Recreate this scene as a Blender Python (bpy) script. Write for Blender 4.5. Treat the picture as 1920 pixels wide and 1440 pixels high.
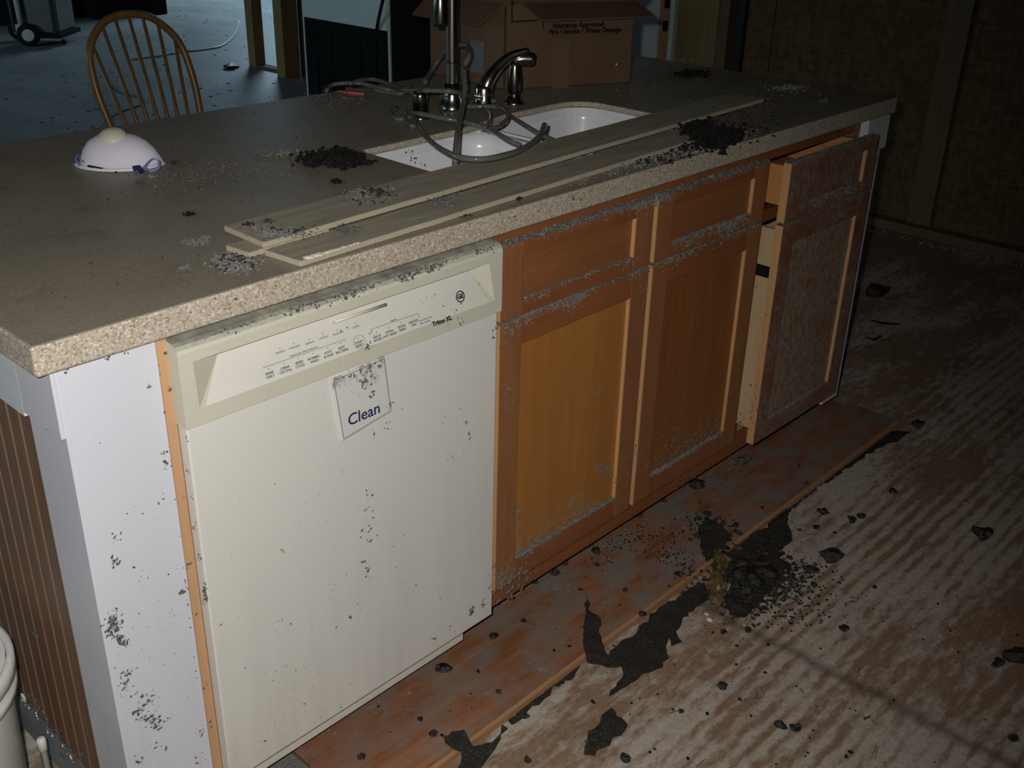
import bpy, bmesh, math, random
from mathutils import Vector, Matrix, noise as mnoise
PI = math.pi
for o in list(bpy.data.objects): bpy.data.objects.remove(o)
SC = bpy.context.scene
COL = SC.collection
# ------------------------------------------------------------------ camera
CAM = Vector((-0.6236, -1.1811, 1.4296)); YAW, PITCH, ROLL, F = -0.8286, -0.4556, 0.0254, 1992.9
_f = Vector((-math.sin(YAW)*math.cos(PITCH), math.cos(YAW)*math.cos(PITCH), math.sin(PITCH)))
_r0 = Vector((math.cos(YAW), math.sin(YAW), 0)); _u0 = _r0.cross(_f)
_r = _r0*math.cos(ROLL) + _u0*math.sin(ROLL); _u = -_r0*math.sin(ROLL) + _u0*math.cos(ROLL)
cd = bpy.data.cameras.new('camera'); cam = bpy.data.objects.new('camera', cd); COL.objects.link(cam)
cd.sensor_fit = 'HORIZONTAL'; cd.sensor_width = 36; cd.lens = F*36/1920; cd.clip_start = .02; cd.clip_end = 60
m = Matrix((_r, _u, -_f)).transposed().to_4x4(); m.translation = CAM; cam.matrix_world = m
SC.camera = cam
SC.view_settings.view_transform = 'Standard'; SC.view_settings.look = 'None'
SC.view_settings.exposure = 0; SC.view_settings.gamma = 1; SC.view_settings.use_curve_mapping = False
# ------------------------------------------------------------------ world, flash, daylight
W = bpy.data.worlds.new('world'); SC.world = W; W.use_nodes = True
W.node_tree.nodes['Background'].inputs[0].default_value = (.55, .75, 1, 1)
W.node_tree.nodes['Background'].inputs[1].default_value = .012
def lamp(name, typ, loc, to, power, color, **k):
    l = bpy.data.lights.new(name, typ); l.energy = power; l.color = color
    for a, b in k.items(): setattr(l, a, b)
    o = bpy.data.objects.new(name, l); COL.objects.link(o); o.location = loc
    o.rotation_euler = (Vector(to)-Vector(loc)).to_track_quat('-Z', 'Y').to_euler(); return o
FL = CAM - _r*.045 + _u*.035
lamp('camera_flash', 'SPOT', FL, FL + _f*3 - _r*.62 - _u*.42, 104, (1, .97, .93), spot_size=math.radians(100), spot_blend=1.0, shadow_soft_size=.012)
lamp('daylight_window', 'AREA', (-2.6, 7.2, 1.5), (3.5, 7.4, -.4), 58, (.55, .82, 1), shape='RECTANGLE', size=1.6, size_y=1.3)
lamp('daylight_doorway', 'AREA', (7.5, 9.5, 2.2), (5.6, 8.2, 0), 120, (.55, .8, 1), shape='RECTANGLE', size=1.6, size_y=1.6)
lamp('daylight_near_window', 'AREA', (-2.8, 2.6, 1.9), (1.5, 2.6, .3), 7, (.55, .8, 1), shape='RECTANGLE', size=1.2, size_y=1.2)

# ------------------------------------------------------------------ helpers: rays from photo pixels to real surfaces
def ray(x, y): return _f*F + _r*(x-960) + _u*(720-y)
def onz(x, y, z): v = ray(x, y); return CAM + v*((z-CAM.z)/v.z)
def ony(x, y, Y): v = ray(x, y); return CAM + v*((Y-CAM.y)/v.y)
def onx(x, y, X): v = ray(x, y); return CAM + v*((X-CAM.x)/v.x)
def onp(x, y, P, n): v = ray(x, y); return CAM + v*((Vector(P)-CAM).dot(n)/v.dot(n))
# ------------------------------------------------------------------ materials
class NT:
    def __init__(s, name, rough=.6, spec=.3, metal=0):
        s.m = bpy.data.materials.new(name); s.m.use_nodes = True; s.t = s.m.node_tree
        s.b = s.t.nodes['Principled BSDF']; s.b.inputs['Roughness'].default_value = rough
        s.b.inputs['Specular IOR Level'].default_value = spec; s.b.inputs['Metallic'].default_value = metal
        s.tc = s.t.nodes.new('ShaderNodeTexCoord')
    def n(s, typ, **k):
        o = s.t.nodes.new(typ)
        for a, b in k.items(): setattr(o, a, b)
        return o
    def link(s, a, b): s.t.links.new(a, b)
    def vec(s, scale=(1, 1, 1), loc=(0, 0, 0), coord='Object'):
        mp = s.n('ShaderNodeMapping'); mp.inputs['Scale'].default_value = scale; mp.inputs['Location'].default_value = loc
        s.link(s.tc.outputs[coord], mp.inputs[0]); return mp.outputs[0]
    def noise(s, v, scale, detail=3, rough=.5, dist=0):
        o = s.n('ShaderNodeTexNoise'); o.inputs['Scale'].default_value = scale; o.inputs['Detail'].default_value = detail
        o.inputs['Roughness'].default_value = rough; o.inputs['Distortion'].default_value = dist
        s.link(v, o.inputs['Vector']); return o.outputs['Fac']
    def voro(s, v, scale, out='Color', rand=1):
        o = s.n('ShaderNodeTexVoronoi'); o.inputs['Scale'].default_value = scale; s.link(v, o.inputs['Vector']); return o.outputs[out]
    def ramp(s, fac, stops):
        o = s.n('ShaderNodeValToRGB'); e = o.color_ramp.elements
        while len(e) < len(stops): e.new(.5)
        for q, (p, c) in zip(e, stops):
            q.position = p; q.color = (c, c, c, 1) if isinstance(c, (int, float)) else (*c, 1)
        s.link(fac, o.inputs[0]); return o.outputs[0]
    def mix(s, fac, a, b, mode='MIX'):
        o = s.n('ShaderNodeMix', data_type='RGBA', blend_type=mode)
        for i, v in ((0, fac), (6, a), (7, b)):
            if isinstance(v, (int, float)): o.inputs[i].default_value = v if i == 0 else (v, v, v, 1)
            elif isinstance(v, tuple): o.inputs[i].default_value = (*v, 1)
            else: s.link(v, o.inputs[i])
        return o.outputs[2]
    def math(s, op, a, b=0.0):
        o = s.n('ShaderNodeMath', operation=op)
        for i, v in ((0, a), (1, b)):
            if isinstance(v, (int, float)): o.inputs[i].default_value = v
            else: s.link(v, o.inputs[i])
        return o.outputs[0]
    def sep(s, v):
        o = s.n('ShaderNodeSeparateXYZ'); s.link(v, o.inputs[0]); return o.outputs
    def normal_z(s):
        g = s.n('ShaderNodeNewGeometry'); return s.sep(g.outputs['Normal'])[2]
    def color(s, c):
        if isinstance(c, tuple): s.b.inputs['Base Color'].default_value = (*c, 1)
        else: s.link(c, s.b.inputs['Base Color'])
    def bump(s, h, strength=.3, dist=.002):
        o = s.n('ShaderNodeBump'); o.inputs['Strength'].default_value = strength; o.inputs['Distance'].default_value = dist
        s.link(h, o.inputs['Height']); s.link(o.outputs[0], s.b.inputs['Normal'])
def plain(name, c, rough=.6, spec=.3, metal=0, var=.15, scale=12, bump=0):
    t = NT(name, rough, spec, metal); f = t.noise(t.vec(), scale, 4)
    c2 = tuple(x*(1-var) for x in c); t.color(t.mix(t.ramp(f, [(.35, 0), (.65, 1)]), c2, c))
    if bump: t.bump(f, bump)
    return t.m
def wood(name, c1, c2, axis='z', rough=.38, dust=0.0, dustscale=9, spec=.35, dustcol=(.20, .195, .175)):
    t = NT(name, rough, spec)
    st = {'x': (1.2, 22, 22), 'y': (22, 1.2, 22), 'z': (22, 22, 1.2)}[axis]
    g = t.noise(t.vec(st), 2.2, 6, .6, .35)
    fig = t.noise(t.vec(tuple(q*.12+.7 for q in st)), 3, 3, .5, .6)
    c = t.mix(t.ramp(g, [(.3, 0), (.7, 1)]), c1, c2)
    c = t.mix(t.ramp(fig, [(.35, .16), (.7, 0)]), c, tuple(q*.45 for q in c1))
    # small pale and grey ash flecks
    v = t.noise(t.vec((1, 1, .6)), 160, 2, .6)
    c = t.mix(t.ramp(v, [(.70, 0), (.76, .5)]), c, dustcol)
    if dust:
        a = t.noise(t.vec(), dustscale, 4, .7); b = t.noise(t.vec((1, 1, .55), (3, 1, 2)), 95, 4, .75)
        k = t.math('MULTIPLY', t.ramp(a, [(.5-dust*.28, 0), (.62-dust*.12, 1)]), t.ramp(b, [(.40, 0), (.60, 1)]))
        c = t.mix(t.math('MULTIPLY', k, .85), c, dustcol)
    t.color(c); t.bump(g, .06); return t.m
M = {}
M['panel_wood'] = wood('honey_maple_panel', (.37, .150, .036), (.42, .178, .044), 'z')
M['stile_wood'] = wood('amber_maple_stile', (.26, .108, .044), (.31, .134, .055), 'z')
M['rail_wood'] = wood('reddish_maple_rail', (.235, .082, .032), (.295, .108, .042), 'x')
M['panel_brown'] = wood('brown_maple_panel', (.23, .088, .026), (.29, .115, .034), 'z')
M['drawer_panel'] = wood('amber_maple_drawer_panel', (.25, .096, .034), (.30, .120, .043), 'x')
M['panel_dusty'] = wood('dusty_maple_panel', (.23, .115, .052), (.27, .135, .062), 'z', .6, 1.25, 3, dustcol=(.30, .285, .25))
M['rail_dusty'] = wood('dusty_maple_rail', (.20, .080, .040), (.24, .095, .045), 'x', .6, .55, 7, dustcol=(.26, .245, .215))
M['frame_wood'] = wood('dark_maple_frame', (.24, .085, .030), (.30, .110, .038), 'x')
M['lit_edge_wood'] = wood('lit_maple_edge', (.55, .30, .13), (.62, .35, .16), 'z', .5)  # paler copy of the maple, for edges painted as lit
M['box_wood'] = wood('orange_maple_drawer_side', (.50, .22, .07), (.58, .27, .09), 'y', .4)
M['ply_wood'] = wood('pale_plywood', (.52, .36, .20), (.58, .42, .25), 'z', .6)
M['birch_edge'] = wood('peach_veneer_edge', (.50, .28, .14), (.56, .33, .18), 'z', .5)
M['chair_wood'] = wood('oak_chair', (.15, .078, .024), (.21, .115, .038), 'z', .35, spec=.5)
M['stud_wood'] = wood('pine_stud', (.20, .14, .055), (.27, .19, .08), 'z', .75)
M['stud_brown'] = wood('brown_stud', (.12, .075, .035), (.17, .105, .05), 'z', .8)
def whitepaint(name, c, grime=.5, seed=0):
    t = NT(name, .42, .35)
    a = t.noise(t.vec((5, 5, .8), (seed, 0, 0)), 3, 4, .6); z = t.sep(t.tc.outputs['Object'])[2]
    low = t.ramp(z, [(.12, 1), (.55, 0)])
    k = t.math('MULTIPLY', t.math('MULTIPLY', t.ramp(a, [(.42, 0), (.75, 1)]), low), grime)
    f = t.noise(t.vec((1, 1, .7), (seed, 2, 0)), 230, 2, .6); cl = t.noise(t.vec((1, 1, .6), (seed, 4, 0)), 7, 3)
    sp = t.math('MULTIPLY', t.ramp(f, [(.69, 0), (.73, 1)]), t.ramp(cl, [(.5, 0), (.62, .9)]))
    col = t.mix(k, c, tuple(q*.55 for q in c)); col = t.mix(sp, col, (.10, .10, .085)); t.color(col); return t.m
M['white_paint'] = whitepaint('white_painted_post', (.59, .605, .66), .45)
M['white_side'] = whitepaint('white_painted_side', (.62, .65, .70), .9, 3)
M['dw_door'] = whitepaint('off_white_enamel', (.655, .645, .60), .35, 7)
M['dw_console'] = plain('cream_plastic', (.57, .555, .45), .38, .4, var=.04)
M['dw_face'] = plain('off_white_plastic', (.65, .635, .575), .45, .35, var=.05)
M['sink_white'] = plain('white_enamel', (.78, .79, .82), .22, .5, var=.03)
def soot_top(name, base, soot, lo=.35, hi=.7, rough=.55):
    t = NT(name, rough, .3); a = t.noise(t.vec(), 22, 5, .7, .3)
    k = t.math('MULTIPLY', t.ramp(a, [(lo, .35), (hi, 1)]), t.ramp(t.normal_z(), [(.25, 0), (.75, 1)]))
    t.color(t.mix(k, base, soot)); return t.m
M['dw_console_top'] = soot_top('cream_plastic_sooty_top', (.57, .555, .45), (.13, .13, .115))
# countertop
def counter():
    t = NT('speckled_tan_countertop', .42, .4)
    v = t.vec(); a = t.noise(v, 210, 3, .7); b = t.voro(v, 430); c = t.noise(v, 60, 4, .7)
    col = t.mix(t.ramp(a, [(.35, 0), (.65, 1)]), (.36, .305, .235), (.50, .44, .35))
    br = t.sep(b)[0]
    col = t.mix(t.ramp(br, [(.84, 0), (.90, .6)]), col, (.72, .66, .56))
    col = t.mix(t.ramp(br, [(.10, .6), (.16, 0)]), col, (.17, .12, .08))
    d = t.noise(t.vec((1, 1.6, 1)), 3.2, 5, .65); dd = t.noise(t.vec(), 420, 3, .8)
    soot = t.mix(t.ramp(dd, [(.3, 0), (.7, 1)]), (.17, .148, .112), (.28, .245, .19))
    k = t.math('MULTIPLY', t.ramp(d, [(.25, .80), (.7, .97)]), t.ramp(t.normal_z(), [(.80, 0), (.97, 1)]))
    col = t.mix(k, col, soot)
    g = t.noise(t.vec((1, 1.4, 1), (4, 2, 0)), 9, 5, .75)
    k2 = t.math('MULTIPLY', t.ramp(g, [(.52, 0), (.75, .45)]), t.ramp(t.normal_z(), [(.80, 0), (.97, 1)]))
    col = t.mix(k2, col, (.085, .082, .078))
    t.color(col); t.bump(dd, .12); return t.m
M['counter'] = counter()
def drywall():
    t = NT('dusty_board_face', .85, .15); a = t.noise(t.vec((2, 14, 1)), 4, 5, .65); b = t.noise(t.vec(), 260, 3, .7)
    top = t.mix(t.ramp(a, [(.3, 0), (.7, 1)]), (.25, .22, .165), (.37, .335, .255))
    top = t.mix(t.ramp(b, [(.62, 0), (.74, .5)]), top, (.10, .095, .08))
    t.color(t.mix(t.ramp(t.normal_z(), [(.3, 0), (.8, 1)]), (.40, .355, .26), top)); return t.m
M['strip'] = drywall()
def subfloor():
    t = NT('adhesive_ridged_subfloor', .85, .12)
    v = t.vec((.25, 1, 1)); w = t.n('ShaderNodeTexWave', wave_type='BANDS', bands_direction='Y')
    w.inputs['Scale'].default_value = 9.5; w.inputs['Distortion'].default_value = 3.2; w.inputs['Detail'].default_value = 4
    w.inputs['Detail Scale'].default_value = 1.4; w.inputs['Detail Roughness'].default_value = .62
    t.link(v, w.inputs['Vector'])
    patch = t.noise(t.vec((.8, 2.2, 1), (2, 5, 0)), 2.1, 5, .65); br = t.noise(t.vec((5, 16, 1)), 3.5, 5, .7); fine = t.noise(t.vec(), 90, 4, .75)
    wamp = t.math('MULTIPLY', t.ramp(t.noise(t.vec((.7, 1.5, 1), (9, 9, 0)), 1.7, 3), [(.36, .05), (.58, 1)]), t.math('MULTIPLY', t.ramp(t.math('ADD', t.sep(t.tc.outputs['Object'])[1], 1.0), [(.72, 1), (.97, 0)]), .34))
    s = t.math('ADD', t.math('MULTIPLY', w.outputs['Fac'], wamp), t.math('MULTIPLY', br, .95))
    s = t.math('ADD', s, t.math('MULTIPLY', t.math('SUBTRACT', patch, .5), 1.3))
    k = t.ramp(s, [(.44, 1), (.66, 0)])
    light = t.mix(t.ramp(fine, [(.3, 0), (.7, 1)]), (.34, .295, .245), (.50, .45, .385))
    dark = t.mix(t.ramp(fine, [(.3, 0), (.7, 1)]), (.20, .128, .082), (.30, .205, .142))
    col = t.mix(k, light, dark)
    blot = t.noise(t.vec((1, 1, 1), (7, 1, 0)), 5, 5, .7)
    col = t.mix(t.ramp(blot, [(.58, 0), (.75, .45)]), col, (.11, .08, .05))
    # sheet seam across the ridges at x = 1.06
    xyz = t.sep(t.tc.outputs['Object']); wob = t.math('MULTIPLY', t.math('SUBTRACT', t.noise(t.vec(), 9, 4), .5), .06)
    dx = t.math('ABSOLUTE', t.math('ADD', t.math('SUBTRACT', xyz[0], 1.058), wob))
    col = t.mix(t.ramp(dx, [(.003, .6), (.026, 0)]), col, (.075, .055, .038))
    # fine black soot specks
    sp = t.noise(t.vec((1, 1, 1), (3, 3, 0)), 150, 2, .6); spc = t.noise(t.vec((1, 1, 1), (1, 8, 0)), 4, 3)
    col = t.mix(t.math('MULTIPLY', t.ramp(sp, [(.66, 0), (.72, 1)]), t.ramp(spc, [(.40, 0), (.6, .8)])), col, (.03, .027, .022))
    t.color(col); t.bump(t.math('ADD', s, t.math('MULTIPLY', fine, .3)), .35, .004); return t.m
M['subfloor'] = subfloor()
def backfloor():
    t = NT('dusty_grey_floor', .55, .3); a = t.noise(t.vec((1, .5, 1)), 2.5, 5, .7); b = t.noise(t.vec(), 34, 4, .8)
    c = t.mix(t.ramp(a, [(.3, 0), (.7, 1)]), (.20, .215, .205), (.33, .35, .34))
    c = t.mix(t.ramp(b, [(.58, 0), (.70, .75)]), c, (.08, .085, .08)); t.color(c); return t.m
M['backfloor'] = backfloor()
def plank(name, sm):
    t = NT(name, .35, .45); g = t.noise(t.vec((1.1, 16, 10)), 2.6, 6, .6, .6); f = t.noise(t.vec((.6, 3, 1)), 4, 4, .6)
    c = t.mix(t.ramp(g, [(.3, 0), (.7, 1)]), (.19, .072, .031), (.33, .140, .066))
    c = t.mix(t.ramp(f, [(.45, 0), (.8, .55)]), c, (.13, .045, .02))
    a = t.noise(t.vec((1, 1.5, 1), (0, 3, 0)), 9, 5, .72); x = t.sep(t.tc.outputs['Object'])[0]
    kk = t.math('MULTIPLY', t.ramp(a, [(.40, 0), (.58, .95)]), t.ramp(x, [(.1, .42), (1.3, 1)]))
    c = t.mix(kk, c, (.20, .175, .15))
    b = t.noise(t.vec((1, 1, 1), (5, 0, 0)), 26, 3, .5); c = t.mix(t.ramp(b, [(.68, 0), (.72, .55)]), c, (.27, .25, .21))
    t.color(c); t.bump(g, .08); return t.m
M['plank'] = plank('reddish_hardwood', 0)
M['plank_edge'] = wood('pale_plank_edge', (.36, .19, .09), (.44, .25, .13), 'x', .7)
def osb():
    t = NT('oriented_strand_board', .8, .15)
    v = t.vec((1, 8, 3)); c = t.sep(t.voro(v, 9))[0]; c2 = t.sep(t.voro(t.vec((1, 3, 9), (2, 0, 0)), 8))[1]
    f = t.math('ADD', t.math('MULTIPLY', c, .5), t.math('MULTIPLY', c2, .5)); n = t.noise(t.vec(), 2, 4, .6)
    col = t.mix(f, (.075, .040, .017), (.17, .098, .045)); col = t.mix(t.ramp(n, [(.4, 0), (.75, .6)]), col, (.07, .04, .02)); t.color(col); return t.m
M['osb'] = osb()
def char():
    t = NT('charred_black', .75, .2); a = t.noise(t.vec(), 140, 4, .8)
    t.color(t.mix(t.ramp(a, [(.45, 0), (.75, 1)]), (.006, .006, .0055), (.035, .033, .028))); t.bump(a, .9, .003); return t.m
M['char'] = char()
def coal():
    t = NT('glossy_charcoal', .32, .6); a = t.noise(t.vec(), 120, 4, .8)
    t.color(t.mix(t.ramp(a, [(.45, 0), (.75, 1)]), (.010, .0095, .009), (.065, .060, .052))); t.bump(a, 1, .004); return t.m
M['coal'] = coal()
def tar():
    t = NT('black_felt_paper', .7, .3); a = t.noise(t.vec(), 190, 4, .85); b = t.noise(t.vec((1, 1, 1), (2, 2, 0)), 330, 2, .6)
    c = t.mix(t.ramp(a, [(.5, 0), (.8, 1)]), (.022, .020, .017), (.13, .115, .09)); c = t.mix(t.ramp(b, [(.70, 0), (.74, .8)]), c, (.32, .29, .22))  # pale specks painted in for glints on the felt
    t.color(c); t.bump(a, .8, .003); return t.m
M['tar'] = tar()
def ash(name, c1, c2):
    t = NT(name, .95, .1); a = t.noise(t.vec(), 240, 3, .8); t.color(t.mix(t.ramp(a, [(.35, 0), (.65, 1)]), c1, c2)); return t.m
M['ash'] = ash('grey_ash', (.10, .10, .092), (.26, .26, .24)); M['ash_pale'] = ash('pale_ash', (.15, .14, .125), (.36, .34, .30))
M['fleck'] = ash('soot_fleck', (.05, .05, .045), (.17, .17, .155))
M['fleck_dark'] = plain('dark_fleck', (.03, .03, .028), .8)
M['plaster'] = plain('plaster_chip', (.72, .68, .55), .9, .1)
M['golden'] = wood('scorched_wood', (.035, .022, .010), (.17, .11, .05), 'y', .45, spec=.5)
M['steel'] = plain('brushed_nickel', (.50, .47, .42), .22, .5, 1, var=.12)
M['steel_dark'] = plain('dark_nickel', (.22, .205, .18), .25, .5, 1, var=.1)
def tubing():
    t = NT('clear_vinyl', .12, .6); t.color((.20, .21, .18)); t.b.inputs['Transmission Weight'].default_value = .45; t.b.inputs['IOR'].default_value = 1.35; return t.m
M['tubing'] = tubing()
M['red'] = plain('red_plastic', (.20, .05, .035), .4, .4)
def cardboard():
    t = NT('brown_cardboard', .85, .12); a = t.noise(t.vec((1, 1, .5)), 7, 4, .6); b = t.noise(t.vec((1, 1, 30)), 20, 2)
    c = t.mix(t.ramp(a, [(.3, 0), (.7, 1)]), (.098, .064, .038), (.13, .087, .053)); c = t.mix(t.ramp(b, [(.4, 0), (.6, .12)]), c, (.18, .1, .05)); t.color(c); return t.m
M['cardboard'] = cardboard(); M['tape'] = plain('brown_tape', (.15, .10, .06), .35, .5)
M['ink'] = plain('black_ink', (.012, .011, .011), .8, .1); M['ink_grey'] = plain('grey_print', (.17, .17, .165), .7); M['ink_blue'] = plain('blue_marker', (.02, .025, .11), .6)
M['mask'] = plain('white_fibre', (.66, .64, .72), .9, .1, var=.05); M['mask_valve'] = plain('cream_valve', (.55, .53, .43), .45, .3, var=.08)
M['strap'] = plain('blue_elastic', (.22, .30, .50), .7); M['darkgrey'] = plain('dark_grey_metal', (.018, .022, .022), .8, .1, var=.1)
M['black'] = plain('flat_black', (.010, .013, .013), .9, .08); M['appl_white'] = plain('white_appliance_enamel', (.55, .66, .64), .4, .4, var=.06)
M['cream_door'] = plain('white_door_paint', (.60, .66, .66), .5, .3, var=.05); M['rubber'] = plain('black_rubber', (.012, .012, .012), .8, .2)
M['grey_plastic'] = plain('grey_plastic', (.13, .14, .135), .6, .3, var=.2); M['white_plastic'] = plain('white_plastic', (.62, .63, .60), .4, .4, var=.08)
M['bead'] = wood('brown_beadboard', (.16, .088, .052), (.22, .125, .075), 'z', .55, .25, 4, dustcol=(.16, .13, .10)); M['bead_groove'] = wood('lighter_bead_edge', (.42, .23, .115), (.50, .28, .14), 'z', .6)
M['sign'] = NT('stained_white_card', .55, .3)
def signmat():
    t = M['sign']; v = t.vec(); a = t.noise(v, 55, 4, .7); z = t.sep(t.tc.outputs['Object'])[2]
    k = t.math('MULTIPLY', t.ramp(a, [(.50, 0), (.60, 1)]), t.ramp(z, [(.690, 0), (.735, .75)])); t.color(t.mix(k, (.62, .62, .60), (.15, .145, .13))); return t.m
M['sign'] = signmat()
M['dustmat'] = ash('grey_dust', (.10, .095, .085), (.22, .21, .19))
M['dark_wall'] = plain('sooty_wall', (.035, .035, .033), .9, .1, var=.4, scale=2); M['ceil'] = plain('sooty_ceiling', (.08, .075, .07), .9, .1)
M['concrete'] = plain('grey_base', (.26, .27, .29), .9, .1, var=.3)

# ------------------------------------------------------------------ mesh builder
def psz(a, b, rnd): return a*.45 + (b-a*.45)*rnd.random()**2.6
class MB:
    def __init__(s): s.v = []; s.f = []; s.mi = []
    def add(s, vs, fs, mi=0):
        k = len(s.v); s.v += [tuple(v) for v in vs]; s.f += [tuple(i+k for i in f) for f in fs]; s.mi += [mi]*len(fs); return s
    def box(s, x0, x1, y0, y1, z0, z1, mi=0):
        return s.add([(x, y, z) for z in (z0, z1) for y in (y0, y1) for x in (x0, x1)],
                     [(0, 2, 3, 1), (4, 5, 7, 6), (0, 1, 5, 4), (2, 6, 7, 3), (0, 4, 6, 2), (1, 3, 7, 5)], mi)
    def hexa(s, b, t, mi=0):      # two loops of n points
        n = len(b); return s.add(list(b)+list(t), [tuple(range(n))[::-1], tuple(range(n, 2*n))]+[(i, (i+1) % n, n+(i+1) % n, n+i) for i in range(n)], mi)
    def prism(s, pts, z0, z1, mi=0): return s.hexa([(p[0], p[1], z0) for p in pts], [(p[0], p[1], z1) for p in pts], mi)
    def tube(s, path, r, n=8, mi=0, caps=True):
        path = [Vector(p) for p in path]; N = len(path); rs = r if isinstance(r, (list, tuple)) else [r]*N
        up = None; vs = []
        for i, p in enumerate(path):
            t = (path[min(i+1, N-1)]-path[max(i-1, 0)]).normalized()
            if up is None: up = t.orthogonal().normalized()
            up = (up - t*up.dot(t)).normalized(); b = t.cross(up)
            vs += [p + (up*math.cos(2*PI*k/n) + b*math.sin(2*PI*k/n))*rs[i] for k in range(n)]
        fs = [(i*n+k, i*n+(k+1) % n, (i+1)*n+(k+1) % n, (i+1)*n+k) for i in range(N-1) for k in range(n)]
        if caps: fs += [tuple(range(n))[::-1], tuple(range((N-1)*n, N*n))]
        return s.add(vs, fs, mi)
    def lathe(s, prof, c=(0, 0, 0), n=24, mi=0, axis=None, caps=True):
        c = Vector(c); q = Vector((0, 0, 1)).rotation_difference(Vector(axis)) if axis is not None else None; vs = []
        for r, z in prof:
            for k in range(n):
                p = Vector((r*math.cos(2*PI*k/n), r*math.sin(2*PI*k/n), z))
                vs.append(c + (q @ p if q else p))
        fs = [(i*n+k, i*n+(k+1) % n, (i+1)*n+(k+1) % n, (i+1)*n+k) for i in range(len(prof)-1) for k in range(n)]
        if caps: fs += [tuple(range(n))[::-1], tuple(range((len(prof)-1)*n, len(prof)*n))]
        return s.add(vs, fs, mi)
    def chip(s, c, sz, n=(0, 0, 1), flat=.5, rnd=random, mi=0, el=1.0):
        # irregular angular crumb lying on a surface with normal n
        c = Vector(c); n = Vector(n).normalized(); a = n.orthogonal().normalized(); b = n.cross(a); th = rnd.uniform(0, 2*PI)
        a, b = a*math.cos(th)+b*math.sin(th), -a*math.sin(th)+b*math.cos(th); k = rnd.choice((5, 6, 7)); h = sz*flat
        lo, hi = [], []
        for i in range(k):
            an = 2*PI*i/k + rnd.uniform(-.3, .3); r1 = sz*rnd.uniform(.55, 1.1); r2 = r1*rnd.uniform(.35, .85)
            lo.append(c + a*math.cos(an)*r1*el + b*math.sin(an)*r1 + n*0)
            hi.append(c + a*math.cos(an)*r2*el + b*math.sin(an)*r2 + n*h*rnd.uniform(.5, 1.2))
        return s.hexa(lo, hi, mi)
    def rock(s, c, sz, rnd=random, flat=.7, mi=0, rough=.35):
        bm = bmesh.new(); bmesh.ops.create_icosphere(bm, subdivisions=2, radius=1); off = Vector((rnd.uniform(0, 99), rnd.uniform(0, 99), 3))
        sx, sy = rnd.uniform(.75, 1.25), rnd.uniform(.7, 1.1); th = rnd.uniform(0, PI); vs = []
        for v in bm.verts:
            p = v.co*(1+rough*2*mnoise.noise(v.co*1.3+off)+rough*mnoise.noise(v.co*3.5+off)); p = Vector((p.x*sx, p.y*sy, p.z*flat))
            p = Vector((p.x*math.cos(th)-p.y*math.sin(th), p.x*math.sin(th)+p.y*math.cos(th), max(p.z, -.5*flat)+.5*flat)); vs.append(Vector(c)+p*sz)
        fs = [tuple(v.index for v in f.verts) for f in bm.faces]; bm.free(); return s.add(vs, fs, mi)
    def build(s, name, mats, parent=None, smooth=False, bevel=0, sub=0, seg=2):
        me = bpy.data.meshes.new(name); me.from_pydata(s.v, [], s.f)
        for mm in (mats if isinstance(mats, (list, tuple)) else [mats]): me.materials.append(mm)
        me.polygons.foreach_set('material_index', s.mi)
        me.update()
        bm = bmesh.new(); bm.from_mesh(me); bmesh.ops.recalc_face_normals(bm, faces=bm.faces); bm.to_mesh(me); bm.free()
        if smooth:
            for p in me.polygons: p.use_smooth = True
        o = bpy.data.objects.new(name, me); COL.objects.link(o)
        if bevel:
            b = o.modifiers.new('bevel', 'BEVEL'); b.width = bevel; b.segments = seg; b.limit_method = 'ANGLE'; b.angle_limit = math.radians(40)
        if sub:
            b = o.modifiers.new('sub', 'SUBSURF'); b.levels = b.render_levels = sub
        if parent is not None:
            T = parent.location if parent.type == 'EMPTY' else Vector((0, 0, 0))     # mesh parts sit at the world origin
            o.parent = parent; o.matrix_parent_inverse = Matrix.Translation(T).inverted()
        return o
def tag(o, label=None, cat=None, group=None, kind=None):
    for k, v in (('label', label), ('category', cat), ('group', group), ('kind', kind)):
        if v: o[k] = v
    return o
def thing(name, loc, label, cat, group=None):
    o = bpy.data.objects.new(name, None); COL.objects.link(o); o.location = loc; o.empty_display_size = .05; return tag(o, label, cat, group)
def struct(name, mb, mats, **k):
    o = mb.build(name, mats, **k); o['kind'] = 'structure'; return o
def spline(pts, sub=8):
    P = [Vector(p) for p in pts]; P = [P[0]*2-P[1]]+P+[P[-1]*2-P[-2]]; out = []
    for i in range(1, len(P)-2):
        for j in range(sub):
            t = j/sub; a, b, c, d = P[i-1:i+3]
            out.append(.5*((2*b)+(-a+c)*t+(2*a-5*b+4*c-d)*t*t+(-a+3*b-3*c+d)*t**3))
    out.append(P[-2]); return out
def text(body, size, origin, xdir, ydir, mat, parent, name='lettering', align='CENTER', depth=.0003, bold=0):
    cu = bpy.data.curves.new('t', 'FONT'); cu.body = body; cu.size = size; cu.align_x = align; cu.align_y = 'CENTER'
    cu.extrude = depth; cu.offset = bold; cu.resolution_u = 3
    to = bpy.data.objects.new('t', cu); COL.objects.link(to)
    me = bpy.data.meshes.new_from_object(to.evaluated_get(bpy.context.evaluated_depsgraph_get()))
    x = Vector(xdir).normalized(); n = x.cross(Vector(ydir)).normalized(); y = n.cross(x)
    mt = Matrix((x, y, n)).transposed().to_4x4(); mt.translation = Vector(origin)
    r = [tuple(mt @ v.co) for v in me.vertices], [tuple(p.vertices) for p in me.polygons]
    bpy.data.objects.remove(to); bpy.data.curves.remove(cu); bpy.data.meshes.remove(me); return r
def put_text(mb, *a, **k):
    vs, fs = text(*a, mat=None, parent=None, **k); mb.add(vs, fs)
R = random.Random(11)
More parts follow.
